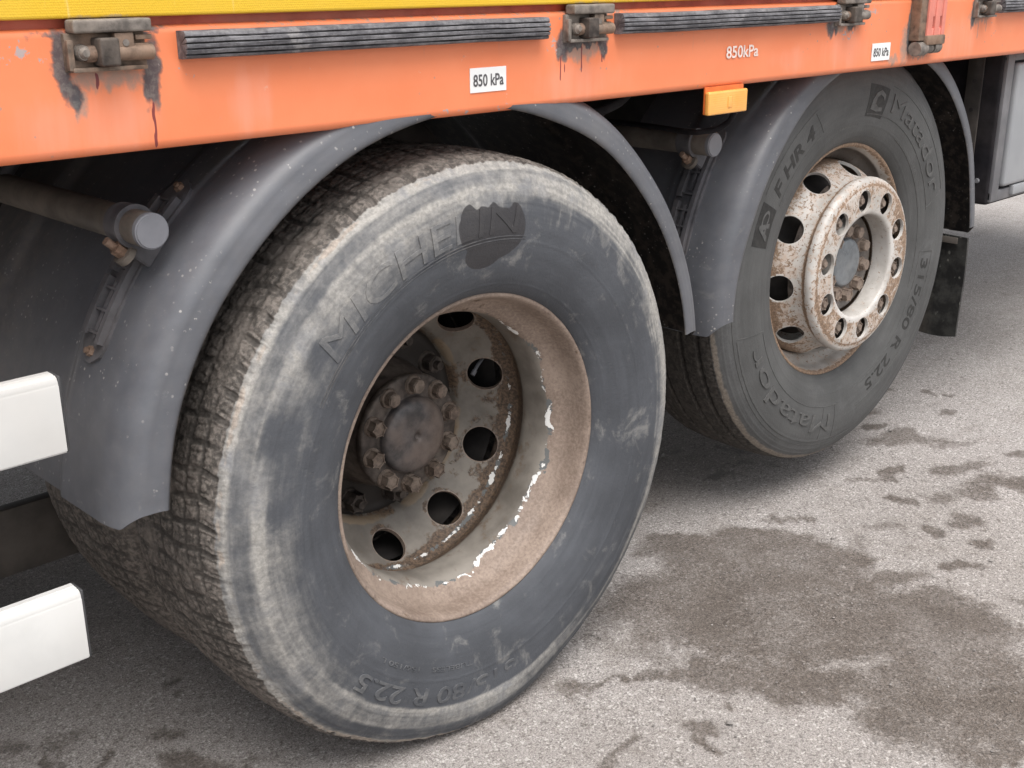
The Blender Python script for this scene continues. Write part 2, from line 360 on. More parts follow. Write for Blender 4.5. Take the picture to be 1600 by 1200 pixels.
def revolve(name, prof, nseg, fn=None):
    """prof (n,2) of (y, r) round local Y; fn(a, y, r) -> (dy, dr, attrs)"""
    prof = np.asarray(prof); n = len(prof); a = np.linspace(0, 2*np.pi, nseg, endpoint=False)
    A, Y = np.meshgrid(a, prof[:, 0], indexing='ij'); _, Rr = np.meshgrid(a, prof[:, 1], indexing='ij')
    at = {}
    if fn:
        dy, dr, at = fn(A, Y, Rr); Y = Y+dy; Rr = Rr+dr
    V = np.stack([Rr*np.cos(A), Y, Rr*np.sin(A)], -1).reshape(-1, 3)
    return V, grid_faces(nseg, n, True), at

# ---------------------------------------------------------------- the ground
def warp_axis(lo, hi, step, far):
    c = list(np.arange(lo, hi+step/2, step)); d = step; x = c[-1]; 
    while x < far: d *= 1.25; x += d; c.append(x)
    d = step; x = c[0]; pre = []
    while x > -far: d *= 1.25; x -= d; pre.append(x)
    return np.array(pre[::-1]+c)
gx = warp_axis(-1.6, 3.2, .02, 90); gy = warp_axis(-1.4, 1.8, .02, 90)
GX, GY = np.meshgrid(gx, gy, indexing='ij')
def gauss(cx, cy, rx, ry, rot=0):
    c, s = math.cos(R(rot)), math.sin(R(rot)); dx, dy = GX-cx, GY-cy
    return ss(1.35, .55, np.hypot((dx*c+dy*s)/rx, (-dx*s+dy*c)/ry))
wet = np.zeros_like(GX)
_ox, _oy = GX, GY
_w1 = fbm(GX*3.1+60, GY*3.1+60, s=21)-.5; _w2 = fbm(GX*3.1+90, GY*3.1+20, s=22)-.5; _w3 = fbm(GX*13+60, GY*13+60, s=23)-.5; _w4 = fbm(GX*13+30, GY*13+90, s=24)-.5
GX = GX+_w1*.30+_w3*.12; GY = GY+_w2*.26+_w4*.10
for b in [(.84, .04, .27, .15, -38), (.66, -.16, .40, .22, -40), (.98, -.14, .14, .10, 0), (.45, -.34, .18, .11, -40), (.86, -.46, .20, .17, -30), (.66, -.58, .26, .18, -30), (.80, -.32, .16, .14, -30), (.72, -.36, .16, .10, -40)]:
    wet = np.maximum(wet, gauss(*b)*.98)
for b in [(1.0, -.31, .09, .04, -30), (1.74, -.15, .12, .05, -40), (1.35, .30, .10, .035, -40), (.22, -.06, .08, .03, -40), (.33, -.17, .08, .04, -40), (-.59, .50, .05, .03, -40), (-.6, .36, .06, .03, 20), (-.42, .33, .05, .025, -40), (-.3, .02, .06, .025, -40), (1.54, -.19, .14, .05, -35), (1.73, -.3, .14, .07, -40), (1.2, -.1, .07, .03, -40), (.1, -.25, .06, .03, -40), (-.1, -.3, .05, .03, -40), (1.45, .05, .07, .03, -40), (1.1, .1, .07, .03, -40), (1.9, .1, .2, .06, -38)]:
    wet = np.maximum(wet, gauss(*b)*.78)
_r3 = np.random.RandomState(3)
for _ in range(90):
    a_, b_ = _r3.uniform(-.9, 2.4), _r3.uniform(-1.0, .75)
    if (a_ > -.25 and a_ < 1.1 and b_ > -.05) and _r3.rand() < .7: continue
    q_ = _r3.uniform(.012, .045)
    wet = np.maximum(wet, gauss(a_, b_, q_*_r3.uniform(1.3, 2.6), q_, -40+_r3.uniform(-20, 20))*_r3.uniform(.85, 1.25))
GX, GY = _ox, _oy
wet *= .62+.62*fbm(GX*7+50, GY*7+50, s=3)
under_shade = np.maximum.reduce([gauss(.0, .1, .24, .15)*.5, gauss(-.05, .72, .55, .38)*.5, gauss(1.4, .75, .8, .5)*.8, gauss(.4, 1.0, 1.6, .5)*.75])  # soft dark ovals below deck and wheels: painted shade
GZ = np.zeros_like(GX) + (fbm(GX*1.3+80, GY*1.3+80, s=5)-.5)*.006*ss(40, 3, np.hypot(GX, GY)) - .003
V = np.stack([GX, GY, GZ], -1).reshape(-1, 3)
mobj('ground', np_mesh('ground', V, grid_faces(len(gx), len(gy)), dict(wet=wet, under_shade=under_shade)), 'asphalt', kind='structure')

# loose grit lying on the asphalt
N = 2600
px = RNG.uniform(-1.1, 2.6, N); py = RNG.uniform(-1.0, 1.3, N); sz = RNG.uniform(.0012, .0032, N)*(1+2*(RNG.rand(N) > .985))
oct_v = np.array([(1, 0, 0), (0, 1, 0), (-1, 0, 0), (0, -1, 0), (0, 0, 1), (0, 0, -1)], float)
oct_f = np.array([(0, 1, 4), (1, 2, 4), (2, 3, 4), (3, 0, 4), (1, 0, 5), (2, 1, 5), (3, 2, 5), (0, 3, 5)])
V = (oct_v[None]*RNG.uniform(.6, 1.3, (N, 6, 1))*sz[:, None, None]*np.array([1, 1, .7])+np.stack([px, py, sz*.3], 1)[:, None]).reshape(-1, 3)
F = (oct_f[None]+np.arange(N)[:, None, None]*6).reshape(-1, 3)
flat('grit', (.27, .25, .235), .85, var=.5, sc=40)
go = mobj('grit', np_mesh('grit', V, F, smooth=False), 'grit', kind='stuff')
go['label'] = 'loose pale grit scattered over the asphalt in front of the wheels'; go['category'] = 'grit'

# ---------------------------------------------------------------- the lorry
lorry = bpy.data.objects.new('lorry', None); link(lorry)
lorry['label'] = 'orange flatbed lorry with yellow dropside, muddy rear wheels and grey mudguards'
lorry['category'] = 'lorry'

# --- side beam -------------------------------------------------------------
bx = np.unique(np.r_[np.arange(-5, -1, .25), np.arange(-1, 2.2, .0025), np.arange(2.2, 5.01, .1)])
sec = [(.05, 1.2625), (.010, 1.2625), (.004, 1.2615), (.001, 1.2585), (0, 1.254)] + [(0, z) for z in np.arange(1.252, 1.1215, -.0025)]
sec += [(.013*(1-math.cos(t)), 1.122-.013*math.sin(t)) for t in np.linspace(.1, math.pi/2, 8)] + [(.05, 1.109), (.11, 1.109), (.11, 1.114)]
sec = np.array(sec)
BX, BY = np.meshgrid(bx, sec[:, 0], indexing='ij'); _, BZ = np.meshgrid(bx, sec[:, 1], indexing='ij')
BY = BY + (fbm(BX*2.5+30, BZ*4+9, s=2)-.5)*.0035
oil = np.zeros_like(BX); dust = np.zeros_like(BX); drip = np.zeros_like(BX); pale = np.zeros_like(BX); chip = np.zeros_like(BX)
_wx = (fbm(BX*60+20, BZ*60+5, s=7)-.5); _wz = (fbm(BX*90+4, BZ*30+8, s=9)-.5)
def el(cx, cz, rx, rz): return ss(1.7, .35, np.hypot((BX-cx+_wx*.014)/rx, (BZ-cz+_wz*.03)/rz))
def st(x, z0, z1, w): return ss(w, w*.35, np.abs(BX-x-.0004*np.sin(BZ*200)))*ss(z1-.004, z1+.004, BZ)*ss(z0+.004, z0-.004, BZ)
for b in [(-.655, 1.225, .012, .045), (-.645, 1.19, .010, .022), (-.537, 1.222, .010, .03), (-.543, 1.19, .011, .035), 
          (.212, 1.205, .014, .028), (.222, 1.215, .02, .015), (.310, 1.215, .016, .02), (.316, 1.198, .009, .02), (.26, 1.212, .05, .008),
          (1.06, 1.21, .022, .022), (1.135, 1.215, .02, .018), (1.72, 1.22, .012, .03), (-.6, 1.257, .09, .006), (1.40, 1.2, .012, .07)]:
    oil = np.maximum(oil, el(*b)*.85)
for b in [(-.60, 1.205, .06, .02), (.26, 1.2, .06, .02), (1.1, 1.212, .07, .016), (1.76, 1.215, .07, .02), (-.64, 1.18, .012, .02), (1.39, 1.16, .03, .05), (1.33, 1.13, .03, .014), (1.46, 1.13, .05, .008), (-.1, 1.2635, .6, .002), (.3, 1.262, .1, .008)]:
    dust = np.maximum(dust, el(*b)*.75)
for x, z0, z1, w in [(-.5435, 1.17, 1.112, .0022), (-.614, 1.21, 1.19, .0022), (.207, 1.19, 1.15, .0020), (.2605, 1.205, 1.161, .0022), (.3135, 1.19, 1.174, .002), (.2165, 1.19, 1.158, .0014)]:
    drip = np.maximum(drip, st(x, z0, z1, w))
for x, z0, z1, w in [(1.755, 1.22, 1.16, .003), (1.80, 1.22, 1.175, .003), (1.725, 1.22, 1.19, .005)]:
    dust = np.maximum(dust, st(x, z0, z1, w))
for b in [(-.40, 1.16, .04, .05), (-.62, 1.15, .11, .04), (.26, 1.145, .12, .04), (1.12, 1.16, .1, .05), (1.65, 1.16, .12, .06), (1.45, 1.17, .1, .06), (.9, 1.15, .08, .03)]:
    pale = np.maximum(pale, el(*b)*.8)
for b in [(-.05, 1.116, .10, .005), (.06, 1.118, .05, .004), (-.505, 1.208, .012, .006), (-.49, 1.197, .012, .007), (-.715, 1.24, .03, .02), (-.69, 1.225, .03, .012), (1.2, 1.245, .08, .02), (.19, 1.21, .02, .02), (1.13, 1.19, .05, .01), (-.53, 1.213, .01, .004)]:
    chip = np.maximum(chip, el(*b)*.72)
V = np.stack([BX, BY, BZ], -1).reshape(-1, 3)
beam = mobj('side_beam', np_mesh('side_beam', V, grid_faces(len(bx), len(sec)), dict(oil=oil, dust=dust, drip=drip, pale=pale, chip=chip)), 'orange_paint', lorry)
bm = bmesh.new(); box(bm, -5, 5, .014, .05, 1.2615, 1.2775, 0)
bm_obj('recessed_strip', bm, 'shaded_red', lorry, smooth=None)
# --- yellow dropside
px_ = np.unique(np.r_[np.arange(-5, -1, .25), np.arange(-1, 2.2, .01), np.arange(2.2, 5.01, .1)])
psec = np.array([(.03, 1.2735), (.004, 1.2735), (0, 1.2742), (-.001, 1.276)]+[(-.001, z) for z in (1.278, 1.281, 1.285, 1.29, 1.3, 1.32, 1.36, 1.45, 1.62)]+[(.0, 1.645), (.03, 1.65), (.04, 1.6), (.04, 1.2735)])
PX, PY = np.meshgrid(px_, psec[:, 0], indexing='ij'); _, PZ = np.meshgrid(px_, psec[:, 1], indexing='ij')
pd = np.zeros_like(PX)
for cx in (-.6, .27, 1.12, 1.78): pd = np.maximum(pd, ss(.1, .02, abs(PX-cx))*ss(1.285, 1.274, PZ)*.7)
V = np.stack([PX, PY-.004, PZ], -1).reshape(-1, 3)
mobj('dropside_panel', np_mesh('dropside_panel', V, grid_faces(len(px_), len(psec)), dict(dust=pd)), 'yellow_panel', lorry, label='yellow dropside board above the orange beam')

# --- hinges on the beam ------------------------------------------------------
def hinge(x, s=1., mat='grimy_steel'):
    bm = bmesh.new()
    box(bm, 0, .104*s, -.007, .0015, 1.212, 1.257, .0022)
    box(bm, .004, .100*s, -.016, -.006, 1.212, 1.2175, .0018)
    box(bm, .0, .008, -.014, -.006, 1.214, 1.250, .0018)
    h = bm_obj('hinge', bm, mat, lorry, (x, 0, 0))
    bm = bmesh.new(); box(bm, .006, .107*s, -.023, .001, 1.2572, 1.2728, .0035, 3)
    bm_obj('top_plate', bm, 'galv_grime', h)
    bm = bmesh.new(); cyl(bm, (.0185, -.006, 1.2345), (.0185, -.019, 1.2345), .0105, .0085, 12); cyl(bm, (.0185, -.0188, 1.2345), (.0185, -.0235, 1.2345), .0075, .0045, 12)
    bm_obj('bolt', bm, 'galv_grime', h)
    bm = bmesh.new(); cyl(bm, (.021, -.012, 1.233), (.035, -.012, 1.233), .010, None, 16); bm_obj('pin', bm, 'rust_bolt', h)
    bm = bmesh.new(); box(bm, .033, .058*s, -.032, -.004, 1.2185, 1.2515, .0035, 3)
    bm_obj('block', bm, 'dark_iron', h)
    bm = bmesh.new()
    box(bm, .058*s, .083*s, -.020, -.006, 1.226, 1.2565, .002)
    cyl(bm, (.058*s, -.014, 1.2325), (.108*s, -.014, 1.2325), .0095, None, 20)
    box(bm, .084*s, .106*s, -.016, -.006, 1.233, 1.2435, .002); box(bm, .086*s, .108*s, -.018, -.010, 1.2475, 1.2535, .0015)
    bm_obj('knuckle', bm, 'galv_grime' if s > 1 else 'grimy_steel', h)
    bm = bmesh.new(); cyl(bm, (.0715*s, -.0195, 1.2445), (.0715*s, -.0212, 1.2445), .0042, None, 16); bm_obj('stud', bm, 'galv_grime', h)
hinge(-.653); hinge(.212, 1.0, 'galv_grime'); hinge(1.062, 1.05, 'galv_grime'); hinge(1.715, 1.05, 'galv_grime')

# --- rubber buffers -----------------------------------------------------------
def buffer(x0, x1, sd):
    n = int((x1-x0)/.006)+2
    s2 = [(.0, .0005), (-.010, .000)]
    t = np.linspace(0, 1, 60); zz = .0015+.033*t
    yy = -.0165-.0085*np.sin(np.pi*(t*.92+.04))**.5
    gr = np.maximum.reduce([ss(.040, .016, np.abs(t-q)) for q in (.13, .34, .56, .78)]); yy = yy+.0034*gr
    G0 = [0, 0]+list(gr)+[0, 0]
    for y, z in zip(yy, zz): s2.append((y, z))
    s2 += [(-.012, .0352), (.0, .0350)]
    s2 = np.array(s2)[::-1]; G0 = np.array([0]*len(s2)); G0[2:62] = (gr[::-1] > .5); gv = np.zeros(len(s2)); gv[2:62] = gr[::-1]
    xs = np.linspace(x0, x1, n); X, Yb = np.meshgrid(xs, s2[:, 0], indexing='ij'); _, Z = np.meshgrid(xs, s2[:, 1], indexing='ij')
    GV = np.repeat(gv[None], n, 0)*ss(.25, .6, fbm(X*30+sd, Z*700, s=sd+2))
    Yb = Yb+(fbm(X*60+sd*7, Z*260, s=sd)-.5)*.0022*(Yb < -.005); Z = Z+(fbm(X*4+sd, Z*0+3, s=sd)-.5)*.003+1.2205
    ns = len(s2); V = np.stack([X, Yb, Z], -1).reshape(-1, 3)
    c0 = len(V); V = np.vstack([V, [[x0, -.008, 1.238], [x1, -.008, 1.238]]])
    F = [tuple(f) for f in grid_faces(n, ns)]
    me = bpy.data.meshes.new('rubber_buffer')
    for i in range(ns): F.append((i, (i+1) % ns, c0)); F.append(((n-1)*ns+i, (n-1)*ns+(i+1) % ns, c0+1))
    me.from_pydata(V.tolist(), [], [[int(q) for q in f] for f in F])
    a = me.attributes.new('groove', 'FLOAT', 'POINT'); a.data.foreach_set('value', np.r_[GV.ravel(), .6, .6].astype(np.float32))
    b = bmesh.new(); b.from_mesh(me); bmesh.ops.recalc_face_normals(b, faces=b.faces)
    return bm_obj('rubber_buffer', b, 'worn_rubber', lorry)
buffer(-.502, .158, 1); buffer(.343, 1.05, 2); buffer(1.845, 2.7, 3)

# --- stickers and printed pressure marks -----------------------------------------
def text_bm(txt, size, ext=0., off=0., sx=1., shear=0., space=1.):
    cu = bpy.data.curves.new('t', 'FONT'); cu.body = txt; cu.size = size; cu.extrude = ext; cu.offset = off; cu.shear = shear; cu.space_character = space
    cu.resolution_u = 4; cu.align_x = 'LEFT'
    o = bpy.data.objects.new('t', cu); S.collection.objects.link(o)
    dg = bpy.context.evaluated_depsgraph_get(); dg.update()
    me = bpy.data.meshes.new_from_object(o.evaluated_get(dg)); bm = bmesh.new(); bm.from_mesh(me)
    bpy.data.objects.remove(o); bpy.data.curves.remove(cu); bpy.data.meshes.remove(me)
    for v in bm.verts: v.co.x *= sx
    return bm
def flat_text(txt, w, h, x, z, y, mat, parent, off=.0004):
    bm = text_bm(txt, .1, off=off*.1/h)
    xs = [v.co.x for v in bm.verts]; ys = [v.co.y for v in bm.verts]
    kx, kz = w/(max(xs)-min(xs)), h/(max(ys)-min(ys))
    for v in bm.verts: v.co = Vector((x+(v.co.x-min(xs))*kx, y, z+(v.co.y-min(ys))*kz))
    return bm_obj('lettering', bm, mat, parent, smooth=None)
def sticker(x, z, w, h, rot=0):
    bm = bmesh.new(); box(bm, 0, w, -.0014, .0, 0, h, .0002, 1)
    s = bm_obj('pressure_sticker', bm, 'sticker_white', lorry, (x, -.001, z), (0, R(rot), 0), smooth=None, label=None)
    flat_text('850 kPa', w*.84, h*.50, w*.08, h*.24, -.0019, 'print_dark', s)
sticker(-.001, 1.1435, .079, .038, 0); sticker(1.231, 1.130, .081, .0385, 0)
t = flat_text('850kPa', .108, .0235, .676, 1.163, -.0016, 'print_white', lorry, .0004)

# --- latch bracket further along --------------------------------------------------
bm = bmesh.new()
box(bm, 1.397, 1.43, -.026, .002, 1.168, 1.62, .004)
latch = bm_obj('latch_bracket', bm, 'grimy_steel', lorry)
bm = bmesh.new()
for a, b in ((1.428, 1.452), (1.463, 1.487), (1.498, 1.515)): box(bm, a, b, -.030, .002, 1.168, 1.62, .003)
box(bm, 1.452, 1.463, -.028, .002, 1.168, 1.196, .002); box(bm, 1.487, 1.498, -.028, .002, 1.168, 1.196, .002)
box(bm, 1.452, 1.463, -.028, .002, 1.222, 1.62, .002); box(bm, 1.487, 1.498, -.028, .002, 1.222, 1.62, .002)
bm_obj('slotted_plate', bm, 'pink_paint', latch)
for xa in (1.4515, 1.4865):
    bm = bmesh.new(); box(bm, xa, xa+.012, -.020, -.010, 1.195, 1.223, .0005); bm_obj('slot_shade', bm, 'slot_dark', latch)  # dark block added behind each slot, its colour stands for shade
bm = bmesh.new(); box(bm, 1.425, 1.515, -.034, -.005, 1.158, 1.180, .004)
bm_obj('foot', bm, 'grimy_steel', latch)
bm = bmesh.new(); cyl(bm, (1.398, -.018, 1.150), (1.436, -.018, 1.150), .0165, None, 20); cyl(bm, (1.44, -.016, 1.150), (1.472, -.016, 1.150), .0125, None, 20); cyl(bm, (1.476, -.017, 1.152), (1.508, -.017, 1.152), .0150, None, 20)
bm_obj('knuckle', bm, 'galv_grime', latch)

# --- side marker lamp and its cable ------------------------------------------------
bm = bmesh.new(); box(bm, .6165, .743, .000, .005, 1.0595, 1.112, .002)
lamp = bm_obj('side_marker_lamp', bm, 'amber_rim', lorry)
bm = bmesh.new(); box(bm, .6155, .743, -.011, .0005, 1.0585, 1.1035, .004, 3); box(bm, .676, .690, -.0125, -.010, 1.070, 1.093, .002)
bm_obj('lens', bm, 'amber_lens', lamp)
bm = bmesh.new()
pts = catmull([(0, 0), (1, 0)], 2)
cab = [(.735, .012, 1.06), (.745, .03, 1.035), (.74, .06, 1.015), (.72, .10, 1.008), (.74, .16, 1.006), (.77, .3, 1.005), (.77, .6, 1.004)]
cc = np.array(cab); tt = np.linspace(0, len(cab)-1, 40)
pts = np.stack([np.interp(tt, range(len(cab)), cc[:, i]) for i in range(3)], 1)
for _ in range(3): pts[1:-1] = (pts[:-2]+pts[1:-1]*2+pts[2:])/4
tube(bm, pts, .006); bm_obj('cable', bm, 'black_plastic', lorry)

# --- mudguards ------------------------------------------------------------------------
def mudguard(cx, cz, lipR, outR, y0, y1, a0, a1, corner, label):
    """half barrel round (cx,cz): the outer edge rolls down to a lip in the plane y0"""
    s = [(y0+.0005, lipR), (y0-.0005, lipR+.004), (y0, lipR+.010), (y0+.003, lipR+.020)]
    d = outR-lipR-.02
    for t in np.linspace(.12, 1, 14): s.append((y0+.003+.058*math.sin(t*math.pi/2)**1.0*(1-.25*math.cos(t*math.pi/2)), lipR+.02+d*(1-math.cos(t*math.pi/2))**.75 if False else lipR+.02+d*math.sin(t*math.pi/2)**.85))
    s = [(y0+.0005, lipR), (y0-.0008, lipR+.0035), (y0, lipR+.009), (y0+.0012, lipR+.016), (y0+.0022, lipR+.021)]
    for t in np.linspace(0, 1, 18):
        s.append((y0+.004+.073*(1-math.cos(t*math.pi/2)), lipR+.026+(outR-lipR-.026)*math.sin(t*math.pi/2)))
    yl = s[-1][0]
    for y in np.arange(yl+.01, y1, .012):
        k = .010*(ss(.20, .215, y-y0)-ss(.50, .515, y-y0))
        s.append((y, outR-k))
    s = np.array(s); n = len(s); na = 180
    A0 = np.full(n, a0); A1 = np.full(n, a1)
    c = np.clip((.030-(s[:, 0]-y0))/.030, 0, 1); A0 = A0+corner*c; A1 = A1-corner*c
    # stretch so that the very edge also follows
    t = np.linspace(0, 1, na); A = R(1)*(A0[None]+(A1-A0)[None]*t[:, None])
    Yg = np.repeat(s[:, 0][None], na, 0); Rg = np.repeat(s[:, 1][None], na, 0)
    Rg = Rg+(vn(A*4+cx*3, Yg*3+5, s=4)-.5)*.006
    Yg = Yg+(vn(A*3+cx*5, Yg*0+2, s=6)-.5)*.004
    V = np.stack([cx+Rg*np.cos(A), Yg, cz+Rg*np.sin(A)], -1).reshape(-1, 3)
    F = grid_faces(na, n)
    # inner skin
    Vi = np.stack([cx+(Rg-.004)*np.cos(A), Yg+.002*ss(.03, 0, Yg-y0), cz+(Rg-.004)*np.sin(A)], -1).reshape(-1, 3)
    N0 = len(V); Fi = F[:, ::-1]+N0
    rim = []
    idx = np.arange(N0).reshape(na, n)
    loop = list(idx[0, :])+list(idx[1:, -1])+list(idx[-1, -2::-1])+list(idx[-2:0:-1, 0])
    for p, q in zip(loop, loop[1:]+loop[:1]): rim.append((p, q, q+N0, p+N0))
    V = np.vstack([V, Vi]); F = np.vstack([F, Fi, np.array(rim)])
    gr = np.r_[np.zeros(N0), np.ones(N0)]  # only the inner skin takes the darker mottled tone
    du = np.r_[(ss(.25, .6, Yg-y0)*.5+ss(.45, 1, np.cos(A)*np.sign(-1))*.0+.12).ravel(), np.zeros(N0)]
    o = mobj('mudguard', np_mesh('mudguard', V, F, dict(inner_dark=gr, dust=du)), 'grey_plastic', lorry, label=label)
    o.data.set_sharp_from_angle(angle=R(60))
    b = bmesh.new(); b.from_mesh(o.data); bmesh.ops.recalc_face_normals(b, faces=b.faces); b.to_mesh(o.data); b.free()
    return o
mg1 = mudguard(.003, .524, .598, .662, .0, .66, 6.5, 173.9, 2.6, 'grey mudguard over the muddy dual wheel')
mg2 = mudguard(1.39, .575, .570, .630, .045, .43, 3, 181.5, 3.0, 'grey mudguard over the raised wheel with the white rim')

def support(mg, cx, cz, outR, yb, a0, a1, tx, tz, ty, ytail):
    """curved bracket on the mudguard, stay tube with plug and clamp"""
    def P(a, r, y): return Vector((cx+r*math.cos(R(a)), y, cz+r*math.sin(R(a))))
    def arcbox(bm, A0, A1, r0, r1, ya, yb_, n=14, ends=0.):
        rings = []
        for i, a in enumerate(np.linspace(A0, A1, n)):
            e = 1.
            if ends:
                u = min(i, n-1-i)/(n-1)*abs(A1-A0)/ends
                e = math.sqrt(max(.02, 1-(1-min(1, u))**2))
            m_, h = (ya+yb_)/2, (yb_-ya)/2*e
            rings.append([bm.verts.new(P(a, r0, m_-h)), bm.verts.new(P(a, r1, m_-h)), bm.verts.new(P(a, r1, m_+h)), bm.verts.new(P(a, r0, m_+h))])
        for p, q in zip(rings, rings[1:]):
            for k in range(4): bm.faces.new((p[k], p[(k+1) % 4], q[(k+1) % 4], q[k]))
        bm.faces.new(rings[0][::-1]); bm.faces.new(rings[-1])
    bm = bmesh.new()
    arcbox(bm, a0, a1, outR-.002, outR+.006, yb, yb+.066, 24, 3.2)
    L = abs(a1-a0); sg = 1 if a1 > a0 else -1
    for (u0, u1, w0, w1, hh) in [(.10, .88, .006, .016, .016), (.13, .42, .046, .058, .018), (.45, .86, .046, .058, .018), (.12, .40, .026, .034, .012), (.50, .85, .026, .034, .012)]:
        arcbox(bm, a0+sg*L*u0, a0+sg*L*u1, outR+.004, outR+hh, yb+w0, yb+w1, 10)
    for u in (.14, .25, .36, .47, .62, .74, .85):
        arcbox(bm, a0+sg*L*u, a0+sg*L*(u+.012), outR+.004, outR+.015, yb+.008, yb+.056, 3)
    bmesh.ops.recalc_face_normals(bm, faces=bm.faces)
    br = bm_obj('stay_bracket', bm, 'bracket_plastic', mg, smooth=30)
    for u in (.055, .945):
        bm = bmesh.new(); a = a0+sg*L*u; cyl(bm, P(a, outR+.004, yb+.033), P(a, outR+.012, yb+.033), .0085, .0075, 6)
        cyl(bm, P(a, outR+.011, yb+.033), P(a, outR+.016, yb+.033), .0045, None, 12)
        bm_obj('bolt', bm, 'rust_bolt', mg)
    rt = .0245
    bm = bmesh.new(); cyl(bm, (tx, ty+.006, tz), (tx, ytail, tz), rt, None, 40)
    bm_obj('stay_tube', bm, 'taupe_tube', mg, smooth=50)
    bm = bmesh.new(); cyl(bm, (tx, ty, tz), (tx, ty+.010, tz), rt+.0005, None, 40)
    es = [e for e in bm.edges if all(abs(v.co.y-ty) < 1e-4 for v in e.verts)]
    bmesh.ops.bevel(bm, geom=es, offset=.0022, segments=3, affect='EDGES')
    bm_obj('tube_plug', bm, 'plug_grey', mg, smooth=40)
    # clamp ring, its ear and bolt
    bm = bmesh.new()
    for (ya, yb_, r_) in ((.050, .085, .0295), (.048, .054, .031)):
        cyl(bm, (tx, ty+ya, tz), (tx, ty+yb_, tz), r_, None, 36)
    dirv = Vector((cx-tx, 0, cz-tz)).normalized(); side = Vector((-dirv.z, 0, dirv.x))
    if side.z > 0: side = -side
    c0 = Vector((tx, ty+.067, tz))+dirv*.022
    def obox(bm, c, hx, hy, hz, ax):
        r = bmesh.ops.create_cube(bm, size=2)
        zx = ax.cross(Vector((0, 1, 0)))
        for v in r['verts']: p = v.co.copy(); v.co = c+ax*(p.x*hx)+Vector((0, 1, 0))*(p.y*hy)+zx*(p.z*hz)
        bmesh.ops.bevel(bm, geom=list({e for v in r['verts'] for e in v.link_edges}), offset=.002, segments=2, affect='EDGES')
    obox(bm, c0+dirv*.012+side*.008, .020, .016, .028, dirv)
    bmesh.ops.recalc_face_normals(bm, faces=bm.faces)
    bm_obj('tube_clamp', bm, 'bracket_plastic', mg, smooth=40)
    bm = bmesh.new(); b0 = Vector((tx, ty+.060, tz))+side*.038+dirv*.012
    cyl(bm, b0-dirv*.002, b0+dirv*.008, .017, None, 20)
    bm_obj('washer', bm, 'taupe_tube', mg)
    bm = bmesh.new(); cyl(bm, b0-dirv*.016, b0-dirv*.002, .0105, None, 6); cyl(bm, b0-dirv*.032, b0-dirv*.014, .0062, None, 10)
    bm_obj('clamp_bolt', bm, 'rust_bolt', mg)
support(mg1, .003, .524, .662, .120, 155.5, 129.5, -.537, .995, .05, 1.0)
support(mg2, 1.39, .575, .630, .150, 168, 138, .790, .976, .096, 1.0)

# --- side guard rails --------------------------------------------------------------------
def guard(z0, x1):
    bm = bmesh.new()
    sec = [(0, 0), (0, .094), (.0035, .1015), (.0085, .1040), (.011, .1030), (.0125, .1040), (.017, .1045), (.0185, .1035), (.020, .1045), (.030, .1045), (.030, 0)]
    rings = [[bm.verts.new((x, y, z0+z)) for y, z in sec] for x in (-4.2, x1)]
    n = len(sec)
    for i in range(n): bm.faces.new((rings[0][i], rings[0][(i+1) % n], rings[1][(i+1) % n], rings[1][i]))
    bm.faces.new(rings[0][::-1]); bm.faces.new(rings[1]); bmesh.ops.recalc_face_normals(bm, faces=bm.faces)
    es = [e for e in bm.edges if abs(e.verts[0].co.y) < 1e-5 and abs(e.verts[1].co.y) < 1e-5 and abs(e.verts[0].co.x-e.verts[1].co.x) > 1]
    bmesh.ops.bevel(bm, geom=es, offset=.003, segments=3, affect='EDGES')
    o = bm_obj('side_guard_rail', bm, 'white_guard', lorry, smooth=30)
    bm = bmesh.new(); box(bm, x1+.0005, x1+.004, .0008, .0295, z0+.001, z0+.1045, .001, 1)
    bm_obj('end_cap', bm, 'rubber_seal', o)
guard(.738, -.713); guard(.436, -.722)

# --- things under the deck -----------------------------------------------------------------
bm = bmesh.new(); box(bm, -5, 5, .112, 2.5, 1.165, 1.255, .004)
bm_obj('deck', bm, 'dark_chassis', lorry)
bm = bmesh.new(); box(bm, -5, 5, .80, .88, .86, 1.16, .006); bm_obj('chassis_rail', bm, 'dark_chassis', lorry)
bm = bmesh.new(); box(bm, -5, 5, 1.62, 1.70, .86, 1.16, .006); bm_obj('chassis_rail', bm, 'dark_chassis', lorry)
for x in (-1.6, 2.6):
    bm = bmesh.new(); box(bm, x-.03, x+.03, .3, 2.45, 1.08, 1.16, .004); bm_obj('cross_member', bm, 'dark_chassis', lorry)
bm = bmesh.new(); box(bm, -5, 5, 2.46, 2.5, 1.0, 1.25, .004); bm_obj('far_beam', bm, 'dark_chassis', lorry)
bm = bmesh.new(); box(bm, -4.5, -.25, .70, .73, .236, .372, .004)
bm_obj('low_steel_bar', bm, 'steel_rail', lorry, label='grimy flat steel bar low behind the muddy wheel')
for (x, z) in ((0, .515), (1.37, .6229)):
    bm = bmesh.new(); cyl(bm, (x, .45, z), (x, 2.1, z), .08, None, 24)
    if x == 0: bmesh.ops.create_uvsphere(bm, u_segments=24, v_segments=12, radius=.24, matrix=Matrix.Translation((0, 1.25, .515)))
    bm_obj('axle', bm, 'dark_chassis', lorry)

